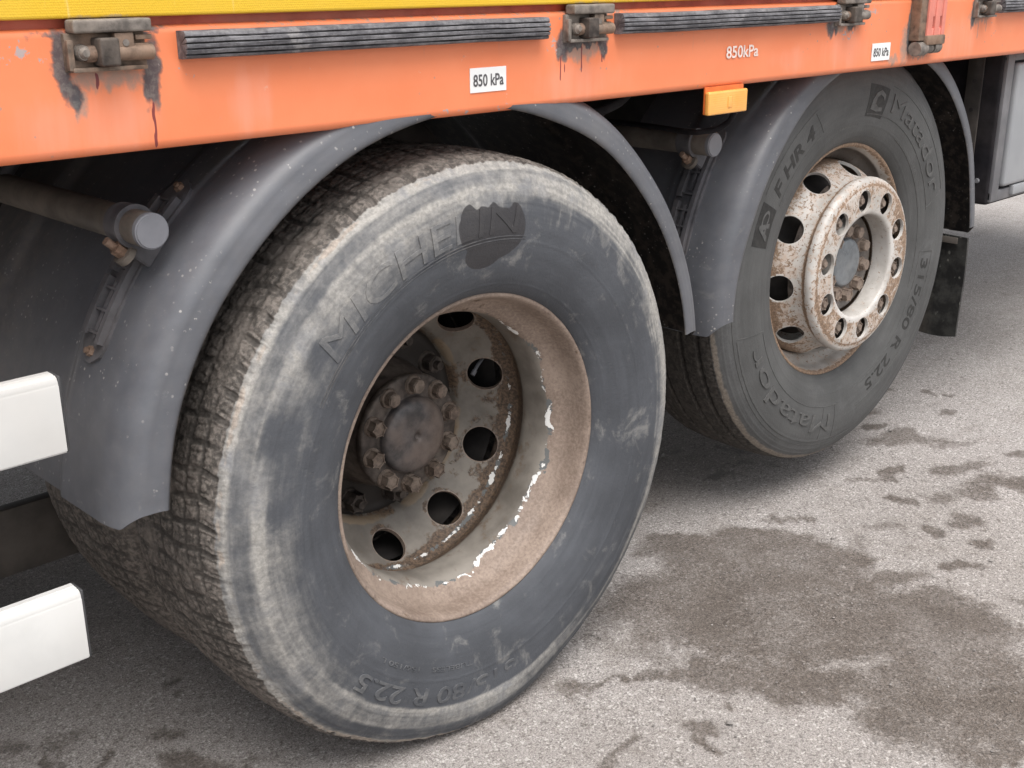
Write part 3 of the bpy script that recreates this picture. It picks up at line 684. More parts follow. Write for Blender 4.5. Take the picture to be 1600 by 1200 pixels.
for hs in ([(.60, .42, 1.07), (.68, .44, 1.03), (.78, .45, 1.01), (.90, .46, 1.03), (1.0, .48, 1.08)], [(.55, .55, 1.0), (.66, .56, .93), (.78, .56, .90), (.9, .58, .92), (1.0, .6, 1.0)], [(-1.0, .5, .95), (-.8, .5, .90), (-.62, .52, .93), (-.5, .55, 1.05)]):
    cc = np.array(hs); tt = np.linspace(0, len(hs)-1, 30); hp = np.stack([np.interp(tt, range(len(hs)), cc[:, i]) for i in range(3)], 1)
    for _ in range(4): hp[1:-1] = (hp[:-2]+hp[1:-1]*2+hp[2:])/4
    bm = bmesh.new(); tube(bm, hp, .011, 12); bm_obj('air_hose', bm, 'bracket_plastic', lorry)
# --- toolbox, bracket strip and mud flap at the right -----------------------------------------
bm = bmesh.new(); box(bm, 2.06, 3.1, .055, .65, .682, 1.155, .010, 3)
tb = bm_obj('toolbox', bm, 'black_plastic', lorry)
bm = bmesh.new()
box(bm, 2.066, 3.09, .046, .060, .690, .722, .005, 2); box(bm, 2.066, 3.09, .046, .060, 1.085, 1.11, .005, 2)
box(bm, 2.066, 2.110, .045, .060, .693, 1.10, .005, 2)
bm_obj('door_frame', bm, 'box_frame', tb)
bm = bmesh.new(); box(bm, 2.122, 3.05, .036, .062, .730, 1.078, .012, 4); bm_obj('door', bm, 'box_door', tb, smooth=50)
bm = bmesh.new(); box(bm, 2.185, 2.29, .034, .05, .700, .728, .004); bm_obj('door_catch', bm, 'box_door', tb)
bm = bmesh.new(); cyl(bm, (2.062, .09, .75), (2.054, .09, .75), .008, .006, 12); bm_obj('rivet', bm, 'plug_grey', tb)
bm = bmesh.new(); box(bm, 2.044, 2.0505, .104, .150, .60, 1.16, .001)
stp = bm_obj('hanger_strip', bm, 'steel_rail', lorry)
for z in (.85, .95, 1.03):
    bm = bmesh.new(); cyl(bm, (2.0435, .126, z), (2.0425, .126, z), .006, None, 12); bm_obj('hole', bm, 'dark_chassis', stp)
# mud flap: wavy rubber sheet
nu, nv = 30, 40
U, Vv = np.meshgrid(np.linspace(0, 1, nu), np.linspace(0, 1, nv), indexing='ij')
yf = .045+U*.33+.012*Vv; zf = .605-(.30+.012*np.sin(U*7))*Vv+.01*U
xf = 1.945+.012*np.sin(U*5+1)*Vv+.02*Vv+.006*np.sin(Vv*5)
Va = np.stack([xf, yf, zf], -1).reshape(-1, 3); F = grid_faces(nu, nv)
Vb = Va+np.array([.008, 0, 0]); idx = np.arange(nu*nv).reshape(nu, nv)
loop = list(idx[0, :])+list(idx[1:, -1])+list(idx[-1, -2::-1])+list(idx[-2:0:-1, 0])
rimf = [(p, q, q+nu*nv, p+nu*nv) for p, q in zip(loop, loop[1:]+loop[:1])]
g = G('flap_speckled'); n = g.noise(20, 5, .65); o = g.xyz()
c = g.mix(g.mr(n, .4, .65), (.014, .014, .014), (.045, .045, .042))
edge = g.mr(o[1], .16, .05, 0, 1)
sp = g.mt('MULTIPLY', g.mr(g.vor(75, vec=g.sc3(1, 1, .55)), .30, .18), g.mr(g.mt('ADD', g.noise(22, 3), g.mt('MULTIPLY', edge, .18)), .56, .66))
c = g.mix(g.mt('MULTIPLY', sp, .6), c, (.20, .20, .18))
c = g.mix(g.mr(g.mt('ADD', o[1], g.mt('MULTIPLY', n, .05)), .15, .22, 0, .7), c, (.075, .062, .05))
M['flap_speckled'] = g.done(c, .5, 0, .45, [(n, .002, .6)])
fl = mobj('mud_flap', np_mesh('mud_flap', np.vstack([Va, Vb]), np.vstack([F, F[:, ::-1]+nu*nv, np.array(rimf)])), 'flap_speckled', lorry)
fl.data.set_sharp_from_angle(angle=R(50))
bm = bmesh.new(); box(bm, 1.939, 1.944, .072, .36, .585, .603, .001); bm_obj('flap_strip', bm, 'steel_rail', fl)

# ---------------------------------------------------------------- wheels
TYRE = [(.022, .290), (.006, .296), (-.006, .3015), (-.018, .315), (-.030, .340), (-.038, .372), (-.0415, .408), (-.040, .440), (-.035, .468), (-.027, .490), (-.017, .5065),
        (-.006, .5175), (.008, .5245), (.030, .5285), (.07, .5315), (.115, .5330), (.16, .5322), (.20, .5305), (.228, .5275), (.243, .5220), (.253, .5100), (.260, .490), (.265, .468), (.270, .440), (.271, .408), (.266, .372), (.25, .33), (.225, .30), (.208, .29)]
def tyre_prof(k, n): 
    P = np.array(TYRE); P[:, 1] = .2985+(P[:, 1]-.2985)*k; return catmull(P, n)
def prof_fn(P):
    i = P[:, 1].argmax(); q = P[:i+1]; return lambda r: float(np.interp(r, q[:, 1], q[:, 0]))

P1 = tyre_prof(1.0, 300); Y1 = prof_fn(P1)
def masks1(u, r, tread, out):
    deg = (u*360) % 360
    n1 = fbm(u*16, r*14, 16, 4, 6)-.5; n2 = fbm(u*70, r*50, 70, 4, 4)-.5; nc = fbm(u*10, r*110, 10, 3, 11)-.5; nr = fbm(u*260, r*14, 260, 3, 12)-.5
    left = ss(62, 112, deg)*ss(345, 290, deg); bot = ss(205, 240, deg)*ss(318, 292, deg)
    r_ = r+.022*n1+.008*n2+.004*nr
    mL = ss(.405, .468, r_)*(1-.52*ss(.480, .491, r+.006*n2)*ss(.512, .505, r))
    mB = ss(.438, .447, r+.006*n2+.006*n1)*(1-.70*ss(.474, .486, r+.014*n1)*ss(.512, .505, r))
    mR = ss(.442, .480, r_+.012*nc)*(.92+.9*nc)
    mR = np.maximum(mR, .55*ss(.415, .44, r)*ss(105, 85, deg)*ss(20, 50, deg)*ss(.0, .25, n1+nr*.5))
    m = mR*(1-left)+left*(mL*(1-bot)+mB*bot)
    m = m*(.78+.7*n1+.65*nc+.35*nr)
    m = np.maximum(m, left*(1-bot)*.42*ss(.37, .44, r)*(1+1.2*n1))
    g_ = lambda a, w, ra, rb: np.exp(-((deg-a)/w)**2)*ss(ra-.012, ra, r)*ss(rb+.010, rb, r)
    m = m*(1-.85*g_(158, 7, .425, .475))*(1-.6*g_(172, 6, .42, .45))*(1-.9*g_(312, 16, .446, .470))*(1-.7*g_(140, 5, .43, .455))
    tan = ss(.506, .518, r+.008*n2)*(1-tread)*(.22+.26*left+1.5*(fbm(u*46, r*20, 46, 4, 13)-.5)+.4*bot)
    w = ss(1.12, .80, np.hypot((deg-88.8-14*(r-.42))/10.6, (r-.420)/.058))
    w = np.maximum(w, ss(1.15, .75, np.hypot((deg-91.5)/6.5, (r-.378)/.027)))
    w = w*ss(.484, .455, r+.07*(fbm(u*110, r*0+2, 110, 2, 8)-.5))
    return np.clip(m, 0, 1)*out, np.clip(tan, 0, 1)*out, w*out
def f1(A, Y, r):
    u = A/(2*np.pi)
    tread = ss(-.010, .004, Y)*ss(.258, .248, Y)*ss(.492, .508, r)
    s = Y
    Np = 80
    ph = (u*Np+.10*np.sin(s*55)) % 1
    lat = ss(.15, .09, np.minimum(ph, 1-ph))
    ph2 = (u*Np*2+.5+.2*np.sin(s*90)) % 1; sipe = ss(.16, .05, np.minimum(ph2, 1-ph2))
    circ = np.zeros_like(s); zz = .003*np.abs(((u*Np) % 1)*2-1)
    for c in (.030, .064, .100, .136, .172, .206): circ = np.maximum(circ, ss(.0055, .0028, np.abs(s-c-zz)))
    fill = fbm(u*40, Y*26+3, 40, 4, 2)
    grv = np.maximum(lat, circ*.8)*ss(.74, .48, fill)
    rough = fbm(u*900, Y*270+7, 900, 3, 5)-.5
    lump = fbm(u*300, Y*92+1, 300, 3, 9)-.5
    d = -tread*(.0030*grv*(.55+.45*ss(.0, .03, Y))+.0018*sipe*(1-grv)*ss(.62, .42, fill))+tread*(.0030*rough+.0016*lump)
    edge = ss(-.022, -.006, Y)*ss(.02, .004, Y)*(r > .49)
    d = d+edge*(fbm(u*420, Y*80, 420, 4, 1)-.55)*.006-edge*.0015*lat*ss(.6, .4, fill)
    out = (Y < .1)
    dy = np.zeros_like(Y)
    def ring(rc, w, h): return -h*ss(w, w*.3, np.abs(r-rc))*out
    dy = dy+ring(.507, .0022, .0016)+ring(.392, .0016, .0007)+ring(.318, .0016, .0007)+ring(.458, .002, .0006)+ring(.499, .0015, .0006)
    dy = dy-(fbm(u*90, r*60, 90, 4, 3)-.5)*.0026*ss(.43, .47, r)*out-(fbm(u*20, r*12, 20, 3, 14)-.5)*.003*out
    mud, tan, w = masks1(u, r, tread, out)
    return dy, d, dict(mud=mud, tan=tan, tread=tread, wet=w, low=grv*tread)
V, F, at = revolve('tyre', P1, 1900, f1)
zc = -.515+.002
V[:, 1] -= (ss(-.40, -.50, V[:, 2])*np.exp(-(V[:, 0]/.17)**2)*.015)*(V[:, 1] < .1)*ss(.10, -.0, V[:, 1])
V[:, 2] = np.maximum(V[:, 2], zc+.001*RNG.rand(len(V)))
tyre1 = np_mesh('tyre', V, F, at)
at2 = dict(at); at2['mud'] = at['mud']*0; at2['tan'] = at['mud']*0+.15; at2['wet'] = at['mud']*0; at2['tread'] = at['mud']*0+1
k_ = V.shape[0]//1900
V2 = V.reshape(1900, k_, 3)[::2].reshape(-1, 3)
at2 = {q: np.asarray(v).reshape(1900, k_)[::2] for q, v in at2.items()}
tyre1b = np_mesh('tyre', V2, grid_faces(950, k_, True), at2)

def bend(bm, r_mid, a0, prof, h, lift=.0002, cell=.008, x0=None):
    """wrap flat art (x along, y up, z thickness) clockwise round the wheel on its sidewall"""
    xs = [v.co.x for v in bm.verts]; ys = [v.co.y for v in bm.verts]
    for x in np.arange(math.floor(min(xs)/cell)*cell, max(xs), cell):
        bmesh.ops.bisect_plane(bm, geom=list(bm.verts)+list(bm.edges)+list(bm.faces), plane_co=(x, 0, 0), plane_no=(1, 0, 0))
    for y in np.arange(math.floor(min(ys)/cell)*cell, max(ys), cell):
        bmesh.ops.bisect_plane(bm, geom=list(bm.verts)+list(bm.edges)+list(bm.faces), plane_co=(0, y, 0), plane_no=(0, 1, 0))
    for v in bm.verts:
        a = R(a0)-v.co.x/r_mid; r = r_mid+v.co.y
        y = prof(r)-lift-h*.5-v.co.z+.0010
        v.co = Vector((r*math.cos(a), y, r*math.sin(a)))
def fit_art(bm, arc_len, height, mid=True):
    xs = [v.co.x for v in bm.verts]; ys = [v.co.y for v in bm.verts]; x0, y0 = min(xs), min(ys)
    kx = arc_len/(max(xs)-x0); ky = height/(max(ys)-y0)
    for v in bm.verts: v.co.x = (v.co.x-x0)*kx; v.co.y = (v.co.y-y0)*ky-height/2
def arc_text(txt, a0, a1, r, height, prof, mat, parent, h=.0016, off=0., shear=0., name='lettering'):
    bm = text_bm(txt, 1, off=off, shear=shear)
    bm2 = bmesh.new()
    # give thickness: duplicate by extruding
    geo = bmesh.ops.extrude_face_region(bm, geom=bm.faces[:])
    for v in [g_ for g_ in geo['geom'] if isinstance(g_, bmesh.types.BMVert)]: v.co.z += h
    bm2.free()
    fit_art(bm, abs(R(a0-a1))*r, height)
    bend(bm, r, a0, prof, 0)
    bmesh.ops.recalc_face_normals(bm, faces=bm.faces)
    o = bm_obj(name, bm, mat, parent, smooth=30)
    if mat == 'muddy_rubber':
        P = np.empty(len(o.data.vertices)*3); o.data.vertices.foreach_get('co', P); P = P.reshape(-1, 3)
        m_, t_, w_ = masks1(np.mod(np.arctan2(P[:, 2], P[:, 0])/(2*np.pi), 1), np.hypot(P[:, 0], P[:, 2]), 0, 1)
        for k, v in (('mud', .25+m_*.45), ('wet', w_)):
            a = o.data.attributes.new(k, 'FLOAT', 'POINT'); a.data.foreach_set('value', v.astype(np.float32))
    return o
def poly_art(polys, arc_len, height, a0, r, prof, mat, parent, h, lift=0, name='emblem', norm=True):
    bm = bmesh.new()
    for P in polys:
        vs = [bm.verts.new((x, y, 0)) for x, y in P]; bm.faces.new(vs)
    bmesh.ops.triangulate(bm, faces=bm.faces[:])
    geo = bmesh.ops.extrude_face_region(bm, geom=bm.faces[:])
    for v in [g_ for g_ in geo['geom'] if isinstance(g_, bmesh.types.BMVert)]: v.co.z += h
    for v in bm.verts: v.co.x *= arc_len; v.co.y = (v.co.y-.5)*height
    bend(bm, r, a0, prof, 0, lift)
    bmesh.ops.recalc_face_normals(bm, faces=bm.faces)
    return bm_obj(name, bm, mat, parent, smooth=30)
def outline(segs, prof, mat, parent, w=.0022, h=.0014):
    """thin raised lines: ('a', r, deg0, deg1) arcs and ('r', deg, r0, r1) spokes, one mesh"""
    for s in segs:
        bm = bmesh.new()
        if s[0] == 'a':
            n = max(3, int(abs(s[2]-s[3])/1.2)); pts = [(s[1], a) for a in np.linspace(s[2], s[3], n)]
            rows = [[(r-w/2, a), (r+w/2, a)] for r, a in pts]
        else:
            n = max(3, int(abs(s[2]-s[3])/.006)); dw = math.degrees(w/2/((s[2]+s[3])/2)); rows = [[(r, s[1]-dw+(s[4]*(k/(n-1)) if len(s) > 4 else 0)), (r, s[1]+dw+(s[4]*(k/(n-1)) if len(s) > 4 else 0))] for k, r in enumerate(np.linspace(s[2], s[3], n))]
        prev = None
        for row in rows:
            cur = []
            for (r, a), hh in ((row[0], -.001), (row[0], h), (row[1], h), (row[1], -.001)):
                cur.append(bm.verts.new((r*math.cos(R(a)), prof(r)-hh, r*math.sin(R(a)))))
            if prev:
                for k in range(3): bm.faces.new((prev[k], prev[k+1], cur[k+1], cur[k]))
            prev = cur
        bmesh.ops.recalc_face_normals(bm, faces=bm.faces)
        bm_obj('raised_outline', bm, mat, parent, smooth=30)

def boolean(o, cutters):
    me = bpy.data.meshes.new('c'); cutters.to_mesh(me); cutters.free(); c = bpy.data.objects.new('c', me); S.collection.objects.link(c)
    c.parent = o.parent; c.location = o.location; c.rotation_euler = o.rotation_euler
    m = o.modifiers.new('b', 'BOOLEAN'); m.operation = 'DIFFERENCE'; m.object = c; m.solver = 'EXACT'
    dg = bpy.context.evaluated_depsgraph_get(); dg.update()
    n = bpy.data.meshes.new_from_object(o.evaluated_get(dg)); old = o.data
    o.modifiers.clear(); n.name = o.name; o.data = n; bpy.data.objects.remove(c)
    return o
def hexbolt(bm, x, y, z, r, h, washer=1.25, rot=0, stud=0):
    if washer: cyl(bm, (x, y, z), (x, y-.004, z), r*washer*1.1, r*washer, 20)
    vs = cyl(bm, (x, y-.0035, z), (x, y-h, z), r, r, 6)
    c = Vector((x, 0, z))
    for v in vs:
        d = Vector((v.co.x-x, 0, v.co.z-z)); q = Matrix.Rotation(R(rot), 3, 'Y') @ d; v.co.x, v.co.z = x+q.x, z+q.z
    es = list({e for v in vs for e in v.link_edges}); bmesh.ops.bevel(bm, geom=es, offset=r*.13, segments=2, affect='EDGES')
    if stud: cyl(bm, (x, y-h+.001, z), (x, y-h-stud, z), r*.5, r*.45, 14)

# ---- muddy dual wheel -------------------------------------------------------------
RIM1 = [(-.0030, .2940), (-.0035, .2975), (-.0005, .2998), (.004, .2995), (.004, .2920), (.010, .2880), (.022, .2850), (.036, .2815), (.050, .2740), (.062, .2620), (.072, .2535), (.085, .2495), (.105, .2482), (.122, .2488), (.134, .2515), (.146, .2590), (.160, .2690), (.180, .2760), (.23, .2860), (.245, .2990)]
RIM1 = [(.004, .2998), (-.0010, .2998), (-.0035, .2975), (-.0030, .2935), (.002, .2895), (.010, .2870), (.022, .2845), (.036, .2815), (.050, .2740), (.062, .2620), (.072, .2535), (.085, .2495), (.105, .2482), (.122, .2488), (.134, .2515), (.146, .2590), (.160, .2690), (.180, .2760), (.23, .2860), (.245, .2990)]
def frim(A, Y, r):
    u = A/(2*np.pi); deg = np.degrees(A)
    n = fbm(u*40, Y*30, 40, 4, 2)-.5
    side = .55+.45*np.cos(R(1)*(deg-330))
    y0 = .074+.026*(fbm(u*22, Y*0+1, 22, 4, 3)-.5)-.010*ss(-60, -120, np.where(deg > 180, deg-360, deg))
    grey = ss(y0-.003, y0+.003, Y)*ss(.150, .138, Y)
    flake = np.exp(-((Y-y0)/.011)**2)*(.62+.30*side)
    rust = np.exp(-((Y-.150)/.016)**2)*.75+ss(.150, .165, Y)*.6+.42*np.exp(-((Y+.002)/.004)**2)
    rust = np.maximum(rust, .42*ss(40, 80, deg)*ss(170, 110, deg)*ss(.002, .02, Y))
    dr = (fbm(u*90, Y*80, 90, 3, 1)-.5)*.0012*(Y < .01)
    return 0*Y, dr, dict(greyp=grey, flake=flake, rust=rust, deep=0*Y, lip=0*Y)
V, F, at = revolve('wheel', catmull(RIM1, 110), 360, frim)
w1 = mobj('wheel', np_mesh('wheel', V, F, at), 'brown_rim', lorry, (0, 0, .515), label='muddy outer wheel with a deep rusty brown rim')
mobj('tyre', tyre1, 'muddy_rubber', w1)
# disc with hand holes
DISC1 = [(.163, .2750), (.176, .2735), (.190, .2680), (.204, .2590), (.220, .2475), (.236, .2345), (.248, .2215), (.257, .2090), (.264, .2005), (.273, .1945), (.284, .1915), (.291, .1870), (.294, .178), (.294, .165), (.294, .130), (.294, .100)]
def closed_rev(name, front, t, nseg, fn):
    P = catmull(front, 60); d = np.gradient(P, axis=0); nrm = np.stack([-d[:, 1], d[:, 0]], 1); nrm /= np.hypot(*nrm.T)[:, None]
    if nrm[:, 0].mean() < 0: nrm = -nrm
    Q = (P+nrm*t)[::-1]; prof = np.vstack([P, Q])
    V, F, at = revolve(name, np.vstack([prof, prof[:1]]), nseg, fn)
    b = bmesh.new(); me = np_mesh(name, V, F, at); b.from_mesh(me); bmesh.ops.remove_doubles(b, verts=b.verts, dist=1e-6); bmesh.ops.recalc_face_normals(b, faces=b.faces); b.to_mesh(me); b.free()
    return me
def fdisc(A, Y, r):
    u = A/(2*np.pi); deg = np.degrees(A)
    grey = np.ones_like(r)
    n = fbm(u*12, r*12, 12, 3, 5)
    ha = ((deg-12+18) % 36)-18
    hd = np.hypot(ha*np.pi/180*.240, (r-.240)*1.2)
    rust = .50*ss(.252, .266, r)+.30*ss(.203, .196, r)+.27+.8*(n-.5)
    rust = np.maximum(rust, .62*ss(.052, .036, hd)*(.45+.7*vn(u*40, r*60, 40)))
    fl = np.exp(-((r-.268)/.005)**2)*(.66+.30*np.cos(R(1)*(deg-310)))
    return 0*Y, 0*r, dict(greyp=grey, flake=fl, rust=np.clip(rust, 0, 1), deep=ss(.194, .188, r)+.55*ss(.35, .75, vn(u*7, r*5, 7, 3))*ss(30, 80, deg)*ss(200, 120, deg), lip=(.35+.6*vn(u*22, r*30, 22, 5))*ss(.190, .194, r)*ss(.212, .198, r))  # deep puts shade into the colour of hub recess and upper disc
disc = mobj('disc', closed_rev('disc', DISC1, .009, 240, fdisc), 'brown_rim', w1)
cut = bmesh.new()
for k in range(10):
    a = R(12+36*k); c = Vector((.241*math.cos(a), .2285, .241*math.sin(a))); nv = Vector((-math.cos(a)*.70, -.72, -math.sin(a)*.70)).normalized()
    cyl(cut, c-nv*.04, c+nv*.05, .0355, None, 40)
boolean(disc, cut); disc.data.set_sharp_from_angle(angle=R(35))
for k in range(10):
    a = R(12.5+36*k+18); bm = bmesh.new()
    hexbolt(bm, (.1625)*math.cos(a), .294, .1625*math.sin(a), .0185, .030, 1.15, k*17, .012)
    bm_obj('wheel_nut', bm, 'dark_iron', w1)
HUB1 = [(.292, .128), (.270, .126), (.245, .120), (.225, .112), (.205, .108), (.196, .109), (.194, .1135), (.184, .1140), (.1805, .1115), (.1795, .105), (.1790, .085), (.1795, .074), (.174, .072), (.168, .069), (.163, .060), (.1605, .045), (.1600, .028), (.1605, .012), (.163, .006), (.1650, .0005)]
V, F, at = revolve('hub', catmull(HUB1, 70)[:], 90, lambda A, Y, r: (0*Y, (vn(A*14/(2*np.pi)*2, Y*60, 28)-.5)*.0012*(r > .02), {}))
mobj('hub', np_mesh('hub', V, F), 'dark_iron', w1)
cap = [(.1778, .0735), (.170, .0725), (.163, .068), (.1575, .058), (.155, .042), (.1548, .026), (.1562, .014), (.1590, .008), (.1635, .0045), (.1640, .0004)]
V, F, at = revolve('hub_cap', catmull(cap, 40), 90)
mobj('hub_cap', np_mesh('hub_cap', V, F), 'cap_iron', w1)
for k in range(10):
    a = R(12.5+36*k); bm = bmesh.new(); hexbolt(bm, .0955*math.cos(a), .1785, .0955*math.sin(a), .0148, .020, 1.18, k*23)
    bm_obj('axle_bolt', bm, 'bolt_iron', w1)
bm = bmesh.new(); pp = lambda a, r, y: (r*math.cos(R(a)), y, r*math.sin(R(a)))
tube(bm, [pp(15, .272, .262), pp(15, .260, .256), pp(14.5, .246, .252), pp(13, .234, .250)], .0036, 10); tube(bm, [pp(13, .235, .2505), pp(11.5, .226, .250)], .0052, 12)
bm_obj('valve_stem', bm, 'plug_grey', w1)
# lettering on the muddy tyre
arc_text('MICHELIN', 140, 80.5, .430, .046, Y1, 'muddy_rubber', w1, .0024, shear=.12, off=0)
arc_text('315/80 R 22.5', -83, -137, .420, .032, Y1, 'muddy_rubber', w1, .0030, off=.01)
arc_text('TUBELESS', -98, -113, .372, .0085, Y1, 'muddy_rubber', w1, .0020)
arc_text('156/150 L', -118, -133, .372, .0085, Y1, 'muddy_rubber', w1, .0020)
outline([('a', .402, 150, 78), ('a', .397, 150, 78), ('a', .452, -60, -78)], Y1, 'letter_muddy', w1, .0016, .001)
# inner wheel of the pair
V, F, at = revolve('inner_wheel', catmull([(.60-y, r) for y, r in RIM1]+[(.335, .286), (.30, .284), (.247, .284)], 50), 120, None)
wi = mobj('inner_wheel', np_mesh('inner_wheel', V, F), 'dark_chassis', lorry, (0, .0, .515))
ti = mobj('tyre', tyre1b, 'muddy_rubber', wi, (0, .325, 0)); ti.scale = (1.0, 1.15, 1.0)
V, F, at = revolve('brake_drum', [(.30, .01), (.305, .20), (.33, .208), (.60, .21), (.62, .02)], 60)
mobj('brake_drum', np_mesh('brake_drum', V, F), 'dark_chassis', wi)
dme = disc.data.copy(); dme.materials.clear(); di = mobj('disc', dme, 'dark_chassis', wi, (0, .622, 0), (0, R(13), 0)); di.scale = (1, -1, 1)

# ---- raised wheel with white rim -----------------------------------------------------
D2, Y2, Z2, S2 = 1.3696, .1201, .6229, .0249
P2 = tyre_prof(1.012, 300); Yp2 = prof_fn(P2)
def f2(A, Y, r):
    u = A/(2*np.pi); deg = np.degrees(A)
    tread = ss(-.004, .004, Y)*ss(.236, .229, Y)*ss(.500, .515, r)
    circ = np.zeros_like(Y)
    for c in (.033, .082, .148, .197): circ = np.maximum(circ, ss(.0062, .0042, np.abs(Y-c-.0012*np.sin(u*2*np.pi*90))))
    d = -circ*tread*.013+tread*(fbm(u*200, Y*60, 200, 3, 2)-.5)*.002
    ph = (u*260) % 1; d = d-.0016*ss(.25, .1, np.minimum(ph, 1-ph))*tread*ss(.02, .01, Y)
    edge = ss(-.022, -.008, Y)*ss(.02, .0, Y)*(r > .5); d = d+edge*(fbm(u*240, Y*60, 240, 3, 1)-.5)*.003
    out = (Y < .1)
    def ring(rc, w, h): return -h*ss(w, w*.3, np.abs(r-rc))*out
    dy = ring(.505, .002, .0014)+ring(.494, .0016, .0008)+ring(.318, .0014, .0008)+ring(.324, .0014, .0008)+ring(.345, .0014, .0007)+ring(.468, .0016, .0008)
    mud = .35*ss(.42, .5, r)+.25*(fbm(u*12, r*12, 12, 3, 4)-.3)
    tan = ss(.500, .522, r)*(.45+.35*ss(140, 240, deg))*(1-tread)
    return dy, d, dict(mud=np.clip(mud, 0, 1)*out, tan=tan*out, tread=tread, wet=0*r, low=circ*tread)
V, F, at = revolve('tyre', P2, 1100, f2)
RIM2 = [(.004, .2998), (-.0010, .2998), (-.0035, .2975), (-.0030, .2935), (.002, .2895), (.010, .2870), (.022, .2845), (.036, .2815), (.046, .2740), (.056, .2620), (.064, .2560), (.085, .2535), (.115, .2535), (.13, .258), (.15, .268), (.2, .28), (.24, .287), (.255, .2998)]
Vr, Fr, atr = revolve('wheel', catmull(RIM2, 80), 240, lambda A, Y, r: (0*Y, 0*r, dict(rust=.75*ss(.02, -.004, Y)+.35*ss(.02, .06, Y), deep=.0*Y+.75*ss(.010, .03, Y)*ss(-.3, .4, np.sin(A-.3)))))  # deep darkens the barrel's upper half: shade put into the colour
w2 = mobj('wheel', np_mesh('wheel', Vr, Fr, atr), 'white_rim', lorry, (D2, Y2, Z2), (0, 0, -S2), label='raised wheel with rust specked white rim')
mobj('tyre', np_mesh('tyre', V, F, at), 'dusty_rubber', w2)
DISC2 = [(-.020, .1310), (-.045, .1300), (-.066, .1295), (-.0725, .1310), (-.0755, .1350), (-.0765, .142), (-.0765, .165), (-.0765, .190), (-.0760, .198), (-.0740, .205), (-.0725, .2085), (-.0715, .2130), (-.068, .2180), (-.061, .2215), (-.053, .2215), (-.048, .2190), (-.045, .2150), (-.040, .2140), (-.030, .2150), (-.016, .2200), (-.002, .2290), (.012, .2390), (.026, .2460), (.045, .2510), (.070, .2530), (.10, .2530)]
def fd2(A, Y, r):
    u = A/(2*np.pi)
    face = ss(-.070, -.0755, Y)
    rust = face*.55*ss(.136, .15, r)*(.5+.9*fbm(u*10, r*9, 10, 3, 2))+.75*np.exp(-((Y+.045)/.006)**2)*(r > .2)+.22*ss(-.04, .0, Y)+.28*ss(.01, .05, Y)
    rust = rust*(.7+.6*vn(u*9, Y*5, 9))
    rust = rust+.24*(r > .2)+.04
    return 0*Y, 0*r, dict(rust=np.clip(rust, 0, 1), deep=0*r)
def closed_rev2(name, front, t, nseg, fn):
    P = catmull(front, 120); d = np.gradient(P, axis=0); nrm = np.stack([d[:, 1], -d[:, 0]], 1); nrm /= np.hypot(*nrm.T)[:, None]
    # the inside lies towards +y / smaller r
    c = P[60]; 
    if (nrm[70:110, 1]).mean() > 0: nrm = -nrm
    Q = (P+nrm*t)[::-1]; prof = np.vstack([P, Q, P[:1]])
    V, F, at = revolve(name, prof, nseg, fn)
    me = np_mesh(name, V, F, at); b = bmesh.new(); b.from_mesh(me); bmesh.ops.remove_doubles(b, verts=b.verts, dist=1e-6); bmesh.ops.recalc_face_normals(b, faces=b.faces); b.to_mesh(me); b.free()
    return me
disc2 = mobj('disc', closed_rev2('disc', DISC2, .008, 240, fd2), 'white_rim', w2)
cut = bmesh.new()
for k in range(10):
    a = R(25.4+36*k); x, z = .1675*math.cos(a), .1675*math.sin(a)
    cyl(cut, (x, -.12, z), (x, -.02, z), .0285, .0265, 32)
for k in range(10):
    a = R(80.1+36*k); c = Vector((.236*math.cos(a), .010, .236*math.sin(a))); nv = Vector((math.cos(a)*.85, -.5, math.sin(a)*.85)).normalized()
    cyl(cut, c-nv*.04, c+nv*.05, .0345, None, 36)
boolean(disc2, cut); disc2.data.set_sharp_from_angle(angle=R(38))
# backing plate the nuts sit on
bp = [(-.020, .1308), (-.040, .1325), (-.042, .140), (-.042, .205), (-.030, .209), (.0, .215)]
V, F, at = revolve('nut_ring', catmull(bp, 30), 120); mobj('nut_ring', np_mesh('nut_ring', V, F), 'dark_iron', w2)
for k in range(10):
    a = R(25.4+36*k); bm = bmesh.new(); hexbolt(bm, .1675*math.cos(a), -.042, .1675*math.sin(a), .0165, .024, 1.12, k*19, .006)
    bm_obj('wheel_nut', bm, 'nut_grey', w2)
HUB2 = [(.06, .129), (.0, .128), (-.014, .127), (-.018, .122), (-.0185, .112), (-.019, .072), (-.0195, .060), (-.019, .030), (-.019, .0005)]
V, F, at = revolve('hub', catmull(HUB2, 50), 90); mobj('hub', np_mesh('hub', V, F), 'hub_plate', w2)
V, F, at = revolve('hub_cap', catmull([(-.019, .0625), (-.026, .0610), (-.0295, .057), (-.0305, .050), (-.0310, .03), (-.0312, .0004)], 30), 72)
mobj('hub_cap', np_mesh('hub_cap', V, F), 'hub_glass', w2)
for k in range(10):
    a = R(24+36*k); bm = bmesh.new(); hexbolt(bm, .0845*math.cos(a), -.019, .0845*math.sin(a), .0160, .019, 1.15, k*31)
    bm_obj('axle_bolt', bm, 'nut_grey', w2)
V, F, at = revolve('brake_drum', [(.02, .13), (.06, .19), (.09, .208), (.30, .21), (.32, .02)], 60); mobj('brake_drum', np_mesh('brake_drum', V, F), 'dark_chassis', w2)
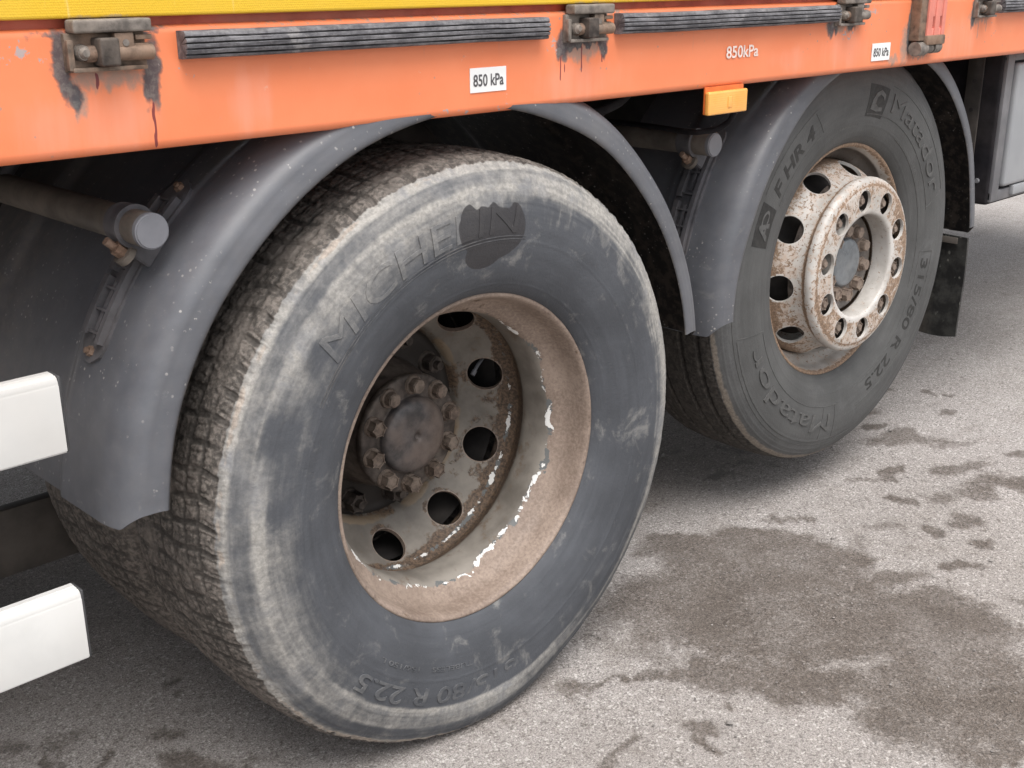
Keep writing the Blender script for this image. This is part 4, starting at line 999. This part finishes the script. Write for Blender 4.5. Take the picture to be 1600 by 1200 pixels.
# lettering
arc_text('Matador', 72, 20, .410, .046, Yp2, 'letter_grey', w2, .0036, off=0)
arc_text('Matador', -95, -160, .420, .046, Yp2, 'letter_grey', w2, .0036, off=0)
arc_text('F HR 4', 148, 121, .410, .034, Yp2, 'letter_dark', w2, .0014, off=.03, shear=.15)
arc_text('315/80 R 22.5', -7, -70, .385, .030, Yp2, 'letter_dark', w2, .0014, off=.012)
arc_text('154/150 M', 107, 92, .352, .008, Yp2, 'letter_grey', w2, .001)
arc_text('TUBELESS', 40, 25, .352, .009, Yp2, 'letter_grey', w2, .001)
sq = [(0.0, .0), (.12, 1), (1.0, .92), (.88, -.06)]
poly_art([sq], R(13.5)*.41, .078, 89, .406, Yp2, 'letter_dark', w2, .0016)
arch = [(.18, .22), (.24, .5), (.40, .72), (.62, .82), (.82, .70), (.80, .5), (.72, .62), (.58, .68), (.44, .58), (.40, .38), (.56, .28), (.76, .30), (.78, .18), (.5, .14)]
poly_art([arch], R(13.5)*.41, .078, 89, .406, Yp2, 'letter_grey', w2, .0012, .0014)
poly_art([[(0, 0), (0, 1), (1, 1), (1, 0)]], R(13.5)*.415, .058, 165.5, .415, Yp2, 'letter_dark', w2, .0016)
def ringp(cx, cy, rx, ry, t, n=16, rot=-20):
    out = []
    for i in range(n):
        q = []
        for (k, f) in ((i, 1), (i+1, 1), (i+1, 1-t), (i, 1-t)):
            a = 2*math.pi*k/n; x, y = rx*f*math.cos(a), ry*f*math.sin(a); c, s_ = math.cos(R(rot)), math.sin(R(rot)); q.append((cx+x*c-y*s_, cy+x*s_+y*c))
        out.append(q)
    return out
poly_art([[(.16, .2), (.40, .82), (.48, .82), (.30, .2)], [(.42, .70), (.48, .82), (.62, .2), (.50, .2)], [(.25, .36), (.27, .46), (.56, .46), (.56, .36)]]+ringp(.64, .56, .24, .20, .3), R(13.5)*.415, .058, 165.5, .415, Yp2, 'letter_grey', w2, .0012, .0014)
outline([('a', .445, 150, 117), ('a', .380, 150, 118), ('r', 116.5, .384, .440, 1.5), ('a', .450, 73, 18), ('a', .372, 88, 14), ('r', 15, .372, .445, 3),
         ('a', .358, -4, -78), ('a', .412, -4, -78), ('r', -4, .358, .412), ('a', .470, -90, -166), ('a', .376, -90, -163), ('r', -164, .376, .470, -3), ('r', -92, .376, .470), ('r', -100, .38, .465), ('a', .480, -80, -175), ('a', .342, 60, -20)], Yp2, 'letter_grey', w2, .0018, .0011)
